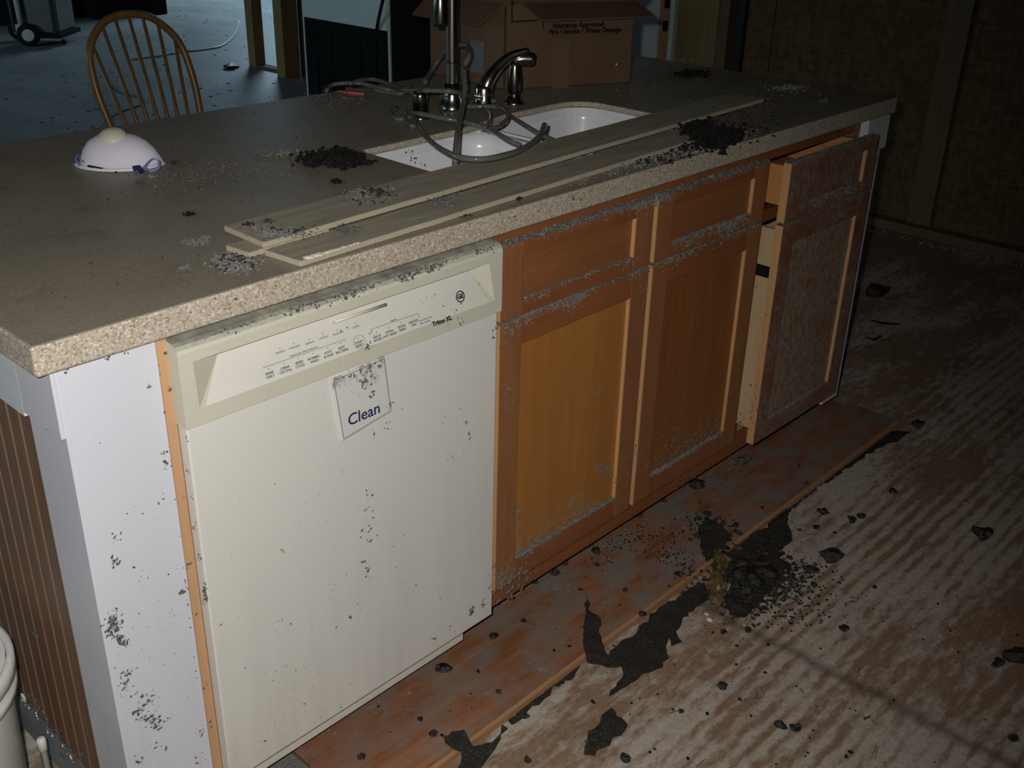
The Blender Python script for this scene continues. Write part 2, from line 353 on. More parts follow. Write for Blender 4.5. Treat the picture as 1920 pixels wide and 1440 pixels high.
ZT, ZB, ZF = .915, .8754, -.019      # counter top, counter underside, subfloor

# ------------------------------------------------------------------ the room
struct('floor', MB().box(-4, 4.3, -5, 1.15, ZF-.05, ZF), M['subfloor'])
struct('floor', MB().box(-4, 12, 1.15, 12, ZF-.05, ZF), M['backfloor'])
struct('ceiling', MB().box(-4, 12, -5, 12, 2.5, 2.6), M['ceil'])
struct('wall_left', MB().box(-4.1, -4, -5, 12, ZF-.05, 2.6), M['dark_wall'])
struct('wall_front', MB().box(-4, 4.1, -5.1, -5, ZF-.05, 2.6), M['dark_wall'])
struct('wall_back', MB().box(-4, 5.3, 9.85, 9.95, ZF-.05, 2.6), M['dark_wall'])
for y0, y1 in ((-5, -1.6), (-1.596, -.38), (-.376, .555), (.66, 1.46), (1.465, 1.605)):
    struct('wall_right', MB().box(4.0, 4.014, y0, y1, ZF, 2.5), M['osb'])
for y0, y1, w in ((.555, .66, 'stud_brown'), (1.615, 1.655, 'dark_wall'), (1.76, 1.995, 'stud_wood'), (1.70, 1.755, 'stud_brown')):
    struct('trim_1', MB().box(3.985, 4.09, y0, y1, ZF, 2.5), M[w])
struct('trim_2', MB().box(3.93, 3.999, -5, 1.6, ZF, ZF+.04), M['stud_brown'], bevel=.003)
struct('wall_right', MB().box(4.09, 4.12, -5, 2.0, ZF, 2.5), M['dark_wall'])
struct('trim_3', MB().box(3.97, 4.03, 2.005, 2.030, ZF, 2.3).box(3.975, 4.01, 2.03, 2.09, ZF, 2.3, 1).box(3.96, 4.04, 2.09, 2.135, ZF, 2.3), [M['cream_door'], M['plank_edge']])
struct('trim_3', MB().box(3.965, 3.975, 2.04, 2.065, .69, .74).box(3.965, 3.975, 2.04, 2.065, .80, .85), M['black'])
d1 = struct('door_1', MB().box(3.99, 4.03, 2.137, 2.95, ZF, 2.05).box(3.975, 3.99, 2.135, 2.225, ZF, 2.05).box(3.975, 3.99, 2.85, 2.95, ZF, 2.05).box(3.975, 3.99, 2.225, 2.85, .45, .69), M['cream_door'], bevel=.004)
struct('wall_right', MB().box(4.0, 4.1, 2.98, 4.9, ZF, 2.5), M['dark_wall'])
# open stud framing beyond
for x0, x1, y0, y1 in ((4.15, 4.24, 5.93, 6.02), (4.06, 4.20, 5.43, 5.53)):
    struct('trim_4', MB().box(x0, x1, y0, y1, ZF, 2.5), M['stud_wood'], bevel=.002)
struct('trim_4', MB().box(4.16, 4.24, 5.53, 5.93, ZF, ZF+.02), M['stud_brown'])
struct('trim_4', MB().box(4.2, 4.3, 4.9, 5.43, ZF, 2.5), M['dark_wall'])
struct('window_1', MB().box(-4.0, -3.95, 6.2, 6.3, .8, 2.2).box(-4.0, -3.95, 8.1, 8.2, .8, 2.2).box(-4.0, -3.95, 6.3, 8.1, 2.1, 2.2).box(-4.0, -3.95, 6.3, 8.1, .8, .9), M['cream_door'])
tag(MB().box(4.5, 5.25, 9.05, 9.6, ZF, .9).box(4.48, 5.27, 9.03, 9.62, .9, .93).box(4.54, 4.86, 9.035, 9.05, .08, .85).box(4.89, 5.21, 9.035, 9.05, .08, .85).build('storage_cabinet', M['black'], bevel=.005),
    'black low cabinet against the far back wall', 'cabinet')
tag(MB().box(3.6, 4.3, 9.2, 9.7, ZF, .5).box(3.58, 4.32, 9.18, 9.72, .5, .54).build('storage_chest', M['dark_wall'], bevel=.01), 'dark chest against the back wall behind the wheeled bin', 'chest')

# ------------------------------------------------------------------ countertop
def rrect(x0, x1, y0, y1, r, n=6):
    out = []
    for cx, cy, a0 in ((x1-r, y1-r, 0), (x0+r, y1-r, PI/2), (x0+r, y0+r, PI), (x1-r, y0+r, 1.5*PI)):
        out += [(cx+r*math.cos(a0+PI/2*k/n), cy+r*math.sin(a0+PI/2*k/n)) for k in range(n+1)]
    return out
HOLE = [(1.425, .16)] + [(1.425-.075+.075*math.cos(a), .497-.075+.075*math.sin(a)) for a in [k*PI/12 for k in range(7)]] + \
       [(1.15, .492), (1.06, .470), (.98, .458), (.80, .452)] + [(.70+.012-.012*math.sin(a), .45-.012+.012*math.cos(a)) for a in [k*PI/6 for k in range(4)]] + [(.694, .15), (.72, .125), (1.39, .125)]
def slab(outer, hole, hole2, z0, zm, z1):
    bm = bmesh.new()
    def fill(a, b, z):
        es = []
        for loop in (a, b):
            vs = [bm.verts.new((x, y, z)) for x, y in loop]; es += [bm.edges.new((vs[i], vs[(i+1) % len(vs)])) for i in range(len(vs))]
        bmesh.ops.triangle_fill(bm, use_beauty=True, edges=es)
    fill(outer, hole, z1); fill(outer, hole2, z0); fill(hole2, hole, zm)
    for loop, a, b in ((outer, z0, z1), (hole, zm, z1), (hole2, z0, zm)):
        lo = [bm.verts.new((x, y, a)) for x, y in loop]; hi = [bm.verts.new((x, y, b)) for x, y in loop]; n = len(loop)
        for i in range(n): bm.faces.new((lo[i], lo[(i+1) % n], hi[(i+1) % n], hi[i]))
    bmesh.ops.remove_doubles(bm, verts=bm.verts, dist=1e-5); bmesh.ops.recalc_face_normals(bm, faces=bm.faces)
    bm.verts.index_update(); r = [tuple(v.co) for v in bm.verts], [tuple(v.index for v in f.verts) for f in bm.faces]; bm.free(); return r
XL, XR, YF, YB = -.1795, 2.0762, -.0199, .9567; ZS = ZT-.013
vs, fs = slab([(XL, YF), (XR, YF), (XR, YB), (XL, YB)], HOLE, [(.62, .07), (1.50, .07), (1.50, .56), (.62, .56)], ZB, ZS, ZT)
ct = MB().add(vs, fs).build('countertop', M['counter'], bevel=.0035, seg=2)
tag(ct, 'long speckled tan kitchen island countertop covered in soot and dust', 'countertop')

# ------------------------------------------------------------------ sink
sk = thing('kitchen_sink', (1.05, .3, ZS-.2), 'white double bowl sink set under the hole in the countertop', 'sink')
def bowl(x0, x1, y0, y1, depth, n=6):
    mb = MB(); loops = []
    prof = [(0, 0), (.004, -.03), (.010, -depth*.75), (.022, -depth*.93), (.05, -depth), (.09, -depth-.002)]
    for ins, z in prof:
        loops.append([(x, y, ZS-.001+z) for x, y in rrect(x0+ins, x1-ins, y0+ins, y1-ins, max(.06-ins*.3, .02), n)])
    k = len(loops[0]); vs = [p for l in loops for p in l]
    fs = [(i*k+j, i*k+(j+1) % k, (i+1)*k+(j+1) % k, (i+1)*k+j) for i in range(len(loops)-1) for j in range(k)]+[tuple(range((len(loops)-1)*k, len(loops)*k))]
    mb.add(vs, fs); return mb
for nm, a in (('left_bowl', (.69, 1.035, .12, .458)), ('right_bowl', (1.075, 1.43, .12, .50))):
    o = bowl(*a, .19).build('bowl', M['sink_white'], sk, smooth=True)
    sd = o.modifiers.new('s', 'SOLIDIFY'); sd.thickness = .006; sd.offset = 1
div = MB(); pts = []
prof = [(1.030, ZS-.030), (1.036, ZS-.012), (1.046, ZS-.004), (1.064, ZS-.004), (1.074, ZS-.012), (1.080, ZS-.030), (1.080, ZS-.18), (1.030, ZS-.18)]
div.hexa([(x, .11, z) for x, z in prof], [(x, .50, z) for x, z in prof]); div.build('divider', M['sink_white'], sk, smooth=False)
rim = MB(); k = len(HOLE); outer = [(1.06+(x-1.06)*1.05, .31+(y-.31)*1.10) for x, y in HOLE]
rim.add([(x, y, ZS-.0012) for x, y in outer]+[(x, y, ZS-.0012) for x, y in HOLE]+[(x, y, ZS-.02) for x, y in HOLE], [(i, (i+1) % k, k+(i+1) % k, k+i) for i in range(k)]+[(k+i, k+(i+1) % k, 2*k+(i+1) % k, 2*k+i) for i in range(k)])
rim.build('rim', M['sink_white'], sk)
for x in (.86, 1.25): MB().lathe([(.0, 0), (.028, 0), (.034, .003), (.042, .001), (.042, -.004)], (x, .29, ZS-.189), 20).build('drain', M['steel'], sk, smooth=True)
fl = MB()
for px, py, n_, sp in ((770, 283, 6, 7), (775, 300, 7, 5), (795, 306, 4, 4), (1150, 222, 5, 9), (1100, 238, 5, 8), (1075, 215, 4, 9), (905, 268, 3, 9)):
    for _ in range(n_):
        p = ony(px+R.gauss(0, sp), py+R.gauss(0, sp), .447 if px < 1000 else .487); fl.chip((p.x, p.y, min(p.z, ZS-.004)), R.uniform(.0012, .003), (0, -1, 0), .3, R)
fl.build('soot_fleck', M['fleck_dark'], sk)['kind'] = 'stuff'

# ------------------------------------------------------------------ faucet set
fx, fy = 1.104, .613
fa = thing('kitchen_faucet', (fx, fy, ZT), 'tall brushed nickel gooseneck faucet with pull-down head behind the sink', 'faucet')
MB().lathe([(.030, 0), (.031, .006), (.024, .014), (.020, .030), (.0175, .06)], (fx, fy, ZT), 28).build('base', M['steel'], fa, smooth=True)
hd = Vector((.955, .455, 1.155))      # end of the spray head
arc = [(fx, fy, ZT+.03), (fx, fy, 1.05), (fx, fy, 1.20), (fx, fy, 1.30)]
top = Vector((fx, fy, 1.30)); end = Vector((.950, .487, 1.27))
for k in range(1, 8):
    a = PI*k/8; mid = (top+end)/2; h = (end-top)/2; arc.append((mid.x-h.x*math.cos(a), mid.y-h.y*math.cos(a), 1.30+.07*math.sin(a)-.015*k/8))
arc += [(.949, .486, 1.24)]
MB().tube(spline(arc, 5), .0135, 16).build('spout', M['steel'], fa, smooth=True)
MB().lathe([(.0145, 0), (.0142, .002), (.0142, .006), (.0145, .008)], (fx, fy, 1.02), 20).build('collar', M['steel_dark'], fa, smooth=True)
hdp = [Vector((.949, .486, 1.245)), Vector((.946, .483, 1.17)), Vector((.944, .481, 1.132)), Vector((.9435, .4805, 1.125))]
MB().tube(hdp, [.0135, .0155, .0170, .0140], 18).build('spray_head', M['steel_dark'], fa, smooth=True)
hx, hy = 1.180, .585
hb = MB().lathe([(.027, 0), (.028, .005), (.0235, .010), (.0215, .030), (.021, .042), (.018, .050), (.006, .054)], (hx, hy, ZT), 24).build('handle_base', M['steel'], fa, smooth=True)
lv = [Vector((hx, hy, .945)), onp(916, 152, (hx, hy, .97), _f), onp(933, 128, (hx, hy, .97), _f), onp(956, 107, (hx, hy, .97), _f), onp(975, 99, (hx, hy, .97), _f), onp(990, 94, (hx, hy, .97), _f)]
MB().tube(spline(lv, 6), [.0200-.0135*(i/30)**.8 for i in range(31)], 12).build('lever', M['steel'], fa, smooth=True)
sx_, sy_ = 1.258, .561
sp = thing('side_sprayer', (sx_, sy_, ZT), 'brushed nickel side sprayer with hooked head right of the faucet lever', 'sprayer')
MB().lathe([(.024, 0), (.025, .004), (.018, .009), (.014, .02)], (sx_, sy_, ZT), 22).build('base', M['steel'], sp, smooth=True)
MB().lathe([(.0125, .018), (.0165, .035), (.0175, .06), (.0135, .088), (.012, .098)], (sx_, sy_, ZT), 22).build('body', M['steel_dark'], sp, smooth=True)
hp = [Vector((sx_-.004, sy_+.004, ZT+.097)), Vector((sx_+.010, sy_-.010, ZT+.104)), Vector((sx_+.028, sy_-.026, ZT+.104)), Vector((sx_+.034, sy_-.032, ZT+.103))]
MB().tube(spline(hp, 5), [.012, .0135, .0145, .015, .0155]+[.0155]*5+[.0155, .015, .0145, .0135, .012, .009], 16).build('head', M['steel'], sp, smooth=True)
ox, oy = .983, .589
so = thing('soap_dispenser', (ox, oy, ZT), 'short brushed nickel soap dispenser left of the faucet', 'soap dispenser')
MB().lathe([(.024, 0), (.0245, .004), (.019, .008), (.0175, .012)], (ox, oy, ZT), 22).build('base', M['steel'], so, smooth=True)
MB().lathe([(.0165, .01), (.0165, .050), (.0155, .056), (.010, .060)], (ox, oy, ZT), 22).build('body', M['steel_dark'], so, smooth=True)

# clear tubing: strands follow the counter and hang into the sink
def strand(pts, r=.0052): return [Vector(onz(x, y, z)) for x, y, z in pts], r
S = [
 ([(742, 203, .925), (733, 213, .922), (748, 224, .921), (775, 220, .925), (786, 240, .935), (810, 268, .945), (845, 289, .95), (880, 298, .952), (918, 297, .952), (962, 287, .95), (997, 268, .948), (1015, 248, .95), (1021, 234, .955)], .0055),
 ([(612, 170, .921), (622, 160, .925), (645, 156, .93), (680, 157, .927), (715, 166, .923), (750, 172, .923), (790, 170, .985), (815, 170, .99), (850, 172, .99), (875, 178, .97), (900, 184, .94), (930, 190, .93)], .0052),
 ([(655, 157, .93), (678, 150, .93), (700, 149, .925), (730, 157, .925), (756, 168, .93), (775, 174, .96)], .0052),
 ([(797, 155, .95), (808, 135, .96), (825, 110, .99), (845, 92, 1.03), (866, 84, 1.05), (878, 88, 1.05), (880, 105, 1.04), (872, 122, 1.02)], .0055),
 ([(853, 312, .91), (854, 290, .93), (858, 250, .95), (864, 215, .96), (869, 190, .97), (872, 165, .99), (870, 130, 1.02)], .0058),
 ([(775, 238, .922), (762, 226, .922), (765, 212, .924), (790, 214, .935), (830, 222, .935), (870, 228, .93), (905, 236, .93), (935, 252, .935), (958, 266, .932), (975, 272, .926)], .0056),
 ([(870, 200, .925), (905, 200, .925), (935, 201, .927), (952, 212, .93), (950, 226, .93), (933, 238, .93), (912, 240, .932), (885, 232, .932), (855, 225, .932)], .0056),
 ([(905, 203, .922), (918, 214, .925), (919, 226, .93), (912, 238, .932)], .0052),
 ([(955, 216, .925), (980, 232, .93), (1010, 250, .93), (1045, 266, .928)], .0052),
 ([(700, 168, .921), (726, 173, .922), (752, 176, .925), (764, 166, .93), (770, 158, .935)], .0050),
 ([(832, 172, .95), (824, 190, .935), (826, 206, .93), (836, 216, .93)], .0050),
]
tb = MB()
for pts, r in S: tb.tube(spline([onz(*p) for p in pts], 6), r, 8)
tag(tb.build('plastic_tubing', M['tubing'], smooth=True), 'coil of clear plastic tubing looped around the faucet and over the sink', 'tubing')
p = onz(655, 176, ZT); rc = MB().tube([onz(634, 172, ZT+.006), onz(655, 175, ZT+.008), onz(683, 177, ZT+.006)], [.004, .007, .005], 8).box(p.x-.006, p.x+.006, p.y-.006, p.y+.006, ZT, ZT+.016)
tag(rc.build('hose_clamp', M['red'], smooth=False), 'small red plastic clip on the counter under the tubing left of the faucet', 'clip')

# ------------------------------------------------------------------ respirator mask
mc = Vector((.305, .665, ZT)); mk = thing('respirator_mask', mc, 'white cup-shaped dust mask with exhalation valve lying on the countertop', 'mask')
ax = (_r*1.0); ax.z = 0; ax.normalize(); ay = Vector((-ax.y, ax.x, 0))
sh = MB(); n = 28; rings = [(1.04, 0.0), (1.0, .07), (.96, .25), (.86, .52), (.70, .76), (.48, .92), (.22, 1.0), (.02, 1.02)]
vs = []
for s_, h in rings:
    for k in range(n):
        a = 2*PI*k/n; ex = 1+.08*math.cos(3*a)*(1-h); p = mc + ax*(math.cos(a)*.074*s_*ex - .006*h) + ay*(math.sin(a)*.056*s_*ex + .012*h); vs.append((p.x, p.y, ZT+.001+.052*h))
sh.add(vs, [(i*n+k, i*n+(k+1) % n, (i+1)*n+(k+1) % n, (i+1)*n+k) for i in range(len(rings)-1) for k in range(n)]+[tuple(range((len(rings)-1)*n, len(rings)*n))])
sh.build('shell', M['mask'], mk, smooth=True)
vc = mc - ax*.008 + ay*.002; vc.z = ZT+.043
MB().lathe([(.026, -.004), (.027, .004), (.024, .012), (.015, .018), (.002, .020)], vc, 20, axis=(-.25, -.25, 1)).build('valve', M['mask_valve'], mk, smooth=True)
ed = [mc+ax*math.cos(a)*.080+ay*math.sin(a)*.062+Vector((0, 0, .004)) for a in [PI*1.12+k*PI*.8/14 for k in range(15)]]
MB().tube(ed, .0035, 6).build('rim', M['mask'], mk, smooth=True)
MB().tube([onp(165, 311, mc-ay*.055, ay), onp(190, 316, mc-ay*.061, ay), onp(220, 322, mc-ay*.062, ay)], .0022, 6).build('nose_clip', M['black'], mk)
MB().tube([onz(250, 316, ZT+.012), onz(260, 314, ZT+.014), onz(266, 322, ZT+.008)], .005, 6).build('staple', M['ink_blue'], mk)
MB().tube(spline([onz(150, 312, ZT+.006), onz(143, 300, ZT+.012), onz(146, 292, ZT+.014), onz(158, 305, ZT+.012)], 5), .0022, 6).build('strap', M['strap'], mk)
MB().tube(spline([onz(268, 318, ZT+.006), onz(278, 305, ZT+.012), onz(288, 298, ZT+.014), onz(299, 303, ZT+.01), onz(298, 314, ZT+.006), onz(283, 320, ZT+.004), onz(270, 312, ZT+.008)], 5), .0022, 6).build('strap', M['strap'], mk)

# ------------------------------------------------------------------ long strips on the counter
def strip(name, quad, z0, z1, label, notch=None):
    mb = MB(); a, b, c, d = [Vector((*q, 0)) for q in quad]; N = 26; lo = []
    f_ = [a.lerp(b, i/N) for i in range(N+1)]; bk = [d.lerp(c, i/N) for i in range(N+1)]
    rr = random.Random(5)
    pts = [p+Vector((0, rr.uniform(-.0008, .0008), 0)) for p in f_] + [p+Vector((0, rr.uniform(-.0008, .0008), 0)) for p in bk[::-1]]
    mb.prism([(p.x, p.y) for p in pts], z0, z1); o = mb.build(name, M['strip'], bevel=.0008, seg=1); return tag(o, label, 'board', 'torn board strips on the island counter')
b1 = strip('board_strip', [(.203, .067), (1.70, .150), (1.70, .245), (.206, .172)], .9245, .9335, 'long dusty board strip lying against the sink edge, rearmost of the strips')
b2 = strip('board_strip', [(.208, -.012), (1.36, .045), (1.36, .125), (.200, .062)], .9155, .9245, 'long pale board strip along the front edge of the counter with a torn white corner')
b3 = strip('board_strip', [(.178, .066), (.33, .080), (.33, .125), (.172, .117)], .9155, .9240, 'short board piece tucked under the left end of the rear strip')
tp = MB(); rr = random.Random(3)
for k in range(16):
    x = .226+.006*k; y = -.0115+.0495*(x-.208)
    tp.chip((x, y+.001, .9245), .0055*(1-k/22)+.001, (0, 0, 1), .35, rr, el=1.6)
t_ = tp.build('torn_edge', M['plaster'], b2); t_['label'] = 'white torn paper edge'

# ------------------------------------------------------------------ cardboard box
A, B, D = Vector((1.360, .690, ZT)), Vector((1.690, .545, ZT)), Vector((1.372, .975, ZT)); Cc = B+(D-A); H = .205
bx = thing('cardboard_box', (1.5, .75, ZT), 'brown cardboard box with open flaps standing on the counter behind the sink', 'box')
u = (B-A).normalized(); w_ = (D-A).normalized(); th = .004
body = MB(); up = Vector((0, 0, H))
for P, Q in ((A, B), (B, Cc), (Cc, D), (D, A)):
    inn = ((A+Cc)/2-(P+Q)/2).normalized()*th
    body.hexa([P, Q, Q+inn, P+inn], [P+up, Q+up, Q+inn+up, P+inn+up])
body.hexa([A, B, Cc, D], [v+Vector((0, 0, th)) for v in (A, B, Cc, D)])
body.build('box_body', M['cardboard'], bx)
nf = Vector((u.y, -u.x, 0)); 
if nf.y > 0: nf = -nf
def flap(P, Q, out, drop, ins=.0):
    P, Q = P+up, Q+up; o = (out+Vector((0, 0, drop))); n_ = (Q-P).cross(o).normalized()*.002; e = (Q-P).normalized()*ins
    MB().hexa([P-n_, Q-n_, Q+o-e-n_, P+o+e-n_], [P+n_, Q+n_, Q+o-e+n_, P+o+e+n_]).build('flap', M['cardboard'], bx)
flap(A+u*.045, B-u*.0, nf*.085+u*.01, -.028, -.0)
nl = Vector((-w_.y, w_.x, 0)); 
if nl.x > 0: nl = -nl
flap(D, A, nl*.075, -.045, .02)
flap(B, Cc, -nl*.13, .06, .0); flap(Cc, D, -nf*.13, .03, .0)
on = nf*.0012
def bxp(a, h): return A + u*a + Vector((0, 0, h)) + on
tp_ = MB(); q0, q1 = bxp(.13, .0), bxp(.178, .0); tp_.hexa([q0, q1, q1-on*.9, q0-on*.9], [q0+Vector((0, 0, .12)), q1+Vector((0, 0, .12)), q1-on*.9+Vector((0, 0, .12)), q0-on*.9+Vector((0, 0, .12))]).build('tape', M['tape'], bx)
lt = MB(); U3 = (0, 0, 1)
def onbox(px, py): return onp(px, py, A+on, nf)
def line(mb, p, q, wd, n_):
    d_ = (q-p).normalized(); s_ = d_.cross(n_).normalized()*wd/2; mb.hexa([p-s_, q-s_, q+s_, p+s_], [v+n_*.0006 for v in (p-s_, q-s_, q+s_, p+s_)])
line(lt, onbox(960, 0), onbox(960, 41), .003, nf); line(lt, onbox(959, 41), onbox(1178, 27), .003, nf)
line(lt, onbox(1019, 26), onbox(1019, 56), .0025, nf); line(lt, onbox(1020, 36), onbox(1178, 24), .0015, nf)
hl = (onbox(1140, 30)-onbox(1140, 42)).length
put_text(lt, 'LAUNDERING & DRY CLEANING', .0115, onbox(1096, 28), u, U3)
put_text(lt, 'Insurance Approved', .0175, onbox(1085, 47), u, U3, bold=.0006)
put_text(lt, 'Fire • Smoke • Water Damage', .0165, onbox(1098, 58), u, U3, bold=.0006)
lt.build('lettering', M['ink'], bx)
c_ = onbox(1156, 121); MB().chip(c_, .004, nf, .2, R).build('plaster_fleck', M['plaster'], bx)
q = onp(885, 92, A, w_.cross(U3 if isinstance(U3, Vector) else Vector(U3))); tl = w_
P0 = A + w_*.075 + nl*.001
MB().hexa([P0+Vector((0, 0, .03)), P0+w_*.05+Vector((0, 0, .03)), P0+w_*.05+Vector((0, 0, .11)), P0+Vector((0, 0, .11))], [v+nl*.0008 for v in (P0+Vector((0, 0, .03)), P0+w_*.05+Vector((0, 0, .03)), P0+w_*.05+Vector((0, 0, .11)), P0+Vector((0, 0, .11)))]).build('tape', M['grey_plastic'], bx)

# ------------------------------------------------------------------ left end of the island
le = thing('island_end_panel', (-.08, .45, ZF), 'white corner post and brown beadboard end panel at the left end of the island', 'end panel')
MB().box(-.150, -.016, 0, .105, ZF, ZB-.0005).box(-.1560, -.1499, .0002, .1048, .7755, ZB-.0005).build('corner_post', M['white_paint'], le, bevel=.001, seg=1)
MB().box(-.1558, -.145, .1049, .9, .770, ZB-.0005).build('top_rail', M['white_side'], le)
bb = MB(); bb.box(-.142, -.126, .1052, .93, .10, .770); y = .109
while y < .93:
    bb.box(-.148, -.142, y, min(y+.0340, .93), .10, .768); y += .0390
bb.build('beadboard', M['bead'], le, bevel=.0012, seg=1)
gv = MB(); y = .109
while y < .92:
    gv.box(-.1455, -.1418, y+.0343, y+.0387, .105, .7655); y += .0390
g_ = gv.build('bead_groove', M['bead_groove'], le); g_['label'] = 'lighter brown grooves between the boards'
MB().box(-.138, -.10, .1052, .93, ZF, .0998).build('base', M['concrete'], le)
# soot on post : clusters placed where the photo shows them
ff = MB()
def flk(mb, px, py, n_, sp, s0, s1, fn, nrm, rnd=R, el=1.0, spx=None):
    for _ in range(n_):
        q = fn(px+rnd.gauss(0, spx or sp), py+rnd.gauss(0, sp)); mb.chip(q, psz(s0, s1, rnd), nrm, .3, rnd, el=rnd.choice((1, 1.6, 2.2)))
on0 = lambda x, y: ony(x, y, -.0006)
for a in ((279, 725, 3, 3, .0012, .0022), (308, 850, 3, 3, .0015, .003), (312, 873, 5, 5, .0015, .0028), (303, 933, 4, 5, .001, .0016), (180, 818, 1, 2, .001, .002), (187, 833, 2, 2, .001, .0016),
          (217, 1010, 5, 5, .0012, .0026), (219, 1052, 8, 6, .0012, .0025), (265, 1075, 6, 9, .001, .0022), (341, 1110, 7, 2.5, .002, .0038), (316, 1077, 2, 1, .0015, .002), (214, 1150, 10, 7, .0012, .0026),
          (215, 1170, 26, 8, .0016, .0034), (213, 1190, 22, 8, .0012, .003), (228, 1204, 14, 6, .0014, .0032), (238, 1262, 8, 6, .0012, .0026), (232, 1290, 14, 10, .0012, .0026), (275, 1312, 18, 9, .0014, .0028),
          (262, 1338, 16, 9, .0014, .0028), (285, 1348, 22, 10, .0016, .0034), (318, 1350, 6, 5, .001, .002), (295, 1395, 5, 8, .001, .002), (262, 1425, 4, 4, .0014, .0024), (312, 1404, 2, 1, .0025, .0035), (375, 1372, 3, 4, .0012, .0024), (375, 1425, 5, 6, .0012, .0024), (320, 1145, 5, 6, .0008, .0016), (250, 960, 3, 10, .0008, .0014), (240, 1230, 14, 28, .0006, .0013), (280, 1180, 12, 45, .0006, .0012)):
    flk(ff, a[0], a[1], int(a[2]*2.2), a[3], a[4], a[5], on0, (0, -1, 0))
for _ in range(26):
    t = R.random(); q = ony(298+92*t, 650+770*t, -.0006); ff.chip((q.x-.003, q.y, q.z), R.uniform(.0008, .002), (0, -1, 0), .4, R)
ff.build('soot_fleck', M['fleck'], le)['kind'] = 'stuff'
fb = MB(); onb = lambda x, y: onx(x, y, -.1492)
for a in ((65, 1190, 8, 4, .002, .004), (40, 1120, 6, 12, .001, .002), (12, 690, 2, 3, .001, .002), (90, 1110, 10, 30, .0008, .0018)): flk(fb, *a, onb, (-1, 0, 0))
for _ in range(90):
    t = R.random(); q = onx(40+100*t+R.gauss(0, 7), 1300+130*t+R.gauss(0, 9)-8, -.149); fb.chip(q, R.uniform(.001, .0035), (-1, 0, 0), .7, R)
for px, py in ((75, 800), (98, 802), (150, 1310), (178, 1325), (168, 1235)): flk(fb, px, py, 4, 4, .001, .0025, lambda x, y: onx(x, y, -.151), (-1, 0, 0))
fb.build('soot_fleck', M['fleck'], le)['kind'] = 'stuff'
pc = MB()
for _ in range(24):
    t = R.random()**1.5; pc.chip(onx(38+110*t+R.gauss(0, 2), 1303+135*t+R.gauss(0, 2), -.1495), R.uniform(.001, .004), (-1, 0, 0), .5, R)
pc.chip(onx(45, 1308, -.1495), .009, (-1, 0, 0), .4, R, el=1.5); pc.build('plaster_chip', M['plaster'], le)['kind'] = 'stuff'
# side filler, dishwasher side of the post
fs_ = tag(MB().box(-.0158, -.001, .0, .55, ZF, ZB-.0005).build('filler_panel', M['birch_edge']), 'narrow bare wood filler between the white corner post and the dishwasher', 'filler panel')
fp = MB()
for px, py, n_ in ((313, 655, 3), (318, 730, 5), (340, 800, 4), (352, 835, 5), (345, 930, 3), (355, 1060, 5), (352, 1095, 6), (368, 1150, 5), (380, 1235, 6), (388, 1285, 6), (395, 1355, 4), (345, 700, 3)): flk(fp, px, py, n_, 6, .0012, .003, lambda x, y: ony(x, y, -.0006), (0, -1, 0), spx=3)
fp.build('soot_fleck', M['fleck'], fs_)['kind'] = 'stuff'

# ------------------------------------------------------------------ dishwasher
dw = thing('dishwasher', (.3, .28, ZF), 'off-white built-in dishwasher with sooty control panel and magnet sign', 'dishwasher')
MB().box(.004, .598, .004, .56, .07, .862).build('tub', M['darkgrey'], dw)
dr = MB().box(0, .600, -.021, .003, .0955, .741).build('door_panel', M['dw_door'], dw, bevel=.0025, seg=2)
YC = -.027; z0, z1 = .7425, .8645; pz0, pz1 = .7665, .836; DEP = .020
con = MB()
X0, X1 = -.003, .604
o_ = [(X0, z0), (X1, z0), (X1, z1-.014), (X0, z1-.014)]; i_ = [(.020, pz0), (.586, pz0), (.572, pz1), (.014+.004, pz1)]
fr = [(x, YC, z) for x, z in o_]+[(x, YC, z) for x, z in i_]
con.add(fr, [(0, 1, 5, 4), (1, 2, 6, 5), (2, 3, 7, 6), (3, 0, 4, 7)])
TLi, TRi = (.072, YC+DEP, pz1), (.533, YC+DEP, pz1); BLi, BRi = (.030, YC+.001, pz0), (.573, YC+.001, pz0)
con.add([fr[4], fr[7], TLi, BLi], [(0, 1, 2, 3)]); con.add([fr[5], fr[6], TRi, BRi], [(0, 1, 2, 3)])
con.add([fr[7], fr[6], TRi, TLi], [(0, 1, 2, 3)]); con.add([fr[4], fr[5], BRi, BLi], [(0, 1, 2, 3)])
# outer shell: sides, bottom, back
con.add([(X0, YC, z0), (X0, .003, z0), (X0, .003, z1-.014), (X0, YC, z1-.014)], [(0, 1, 2, 3)])
con.add([(X1, YC, z0), (X1, .003, z0), (X1, .003, z1-.014), (X1, YC, z1-.014)], [(0, 1, 2, 3)])
con.add([(X0, YC, z0), (X1, YC, z0), (X1, .003, z0), (X0, .003, z0)], [(0, 1, 2, 3)])
co = con.build('control_panel', M['dw_console'], dw)
tpm = MB(); prof = [(YC, z1-.014), (YC+.0015, z1-.009), (YC+.005, z1-.004), (YC+.011, z1-.001), (.012, z1+.002), (.012, z1-.014)]
tpm.hexa([(X0, y, z) for y, z in prof], [(X1, y, z) for y, z in prof]); tt = tpm.build('top_edge', M['dw_console_top'], co, smooth=False); tt['label'] = 'rounded sooty top edge'
slab_n = Vector((0, -(pz1-pz0), DEP)).normalized(); off = slab_n*.0006
fc = MB(); q = [Vector(v)+off for v in (BLi, BRi, TRi, TLi)]; fc.hexa([v-off for v in q], q)
fc.build('touch_panel', M['dw_face'], co)
sn = slab_n; SP = Vector(BLi)+sn*.0012; sdir = Vector((0, DEP, pz1-pz0)).normalized()
def onc(px, py): return onp(px, py, SP, sn)
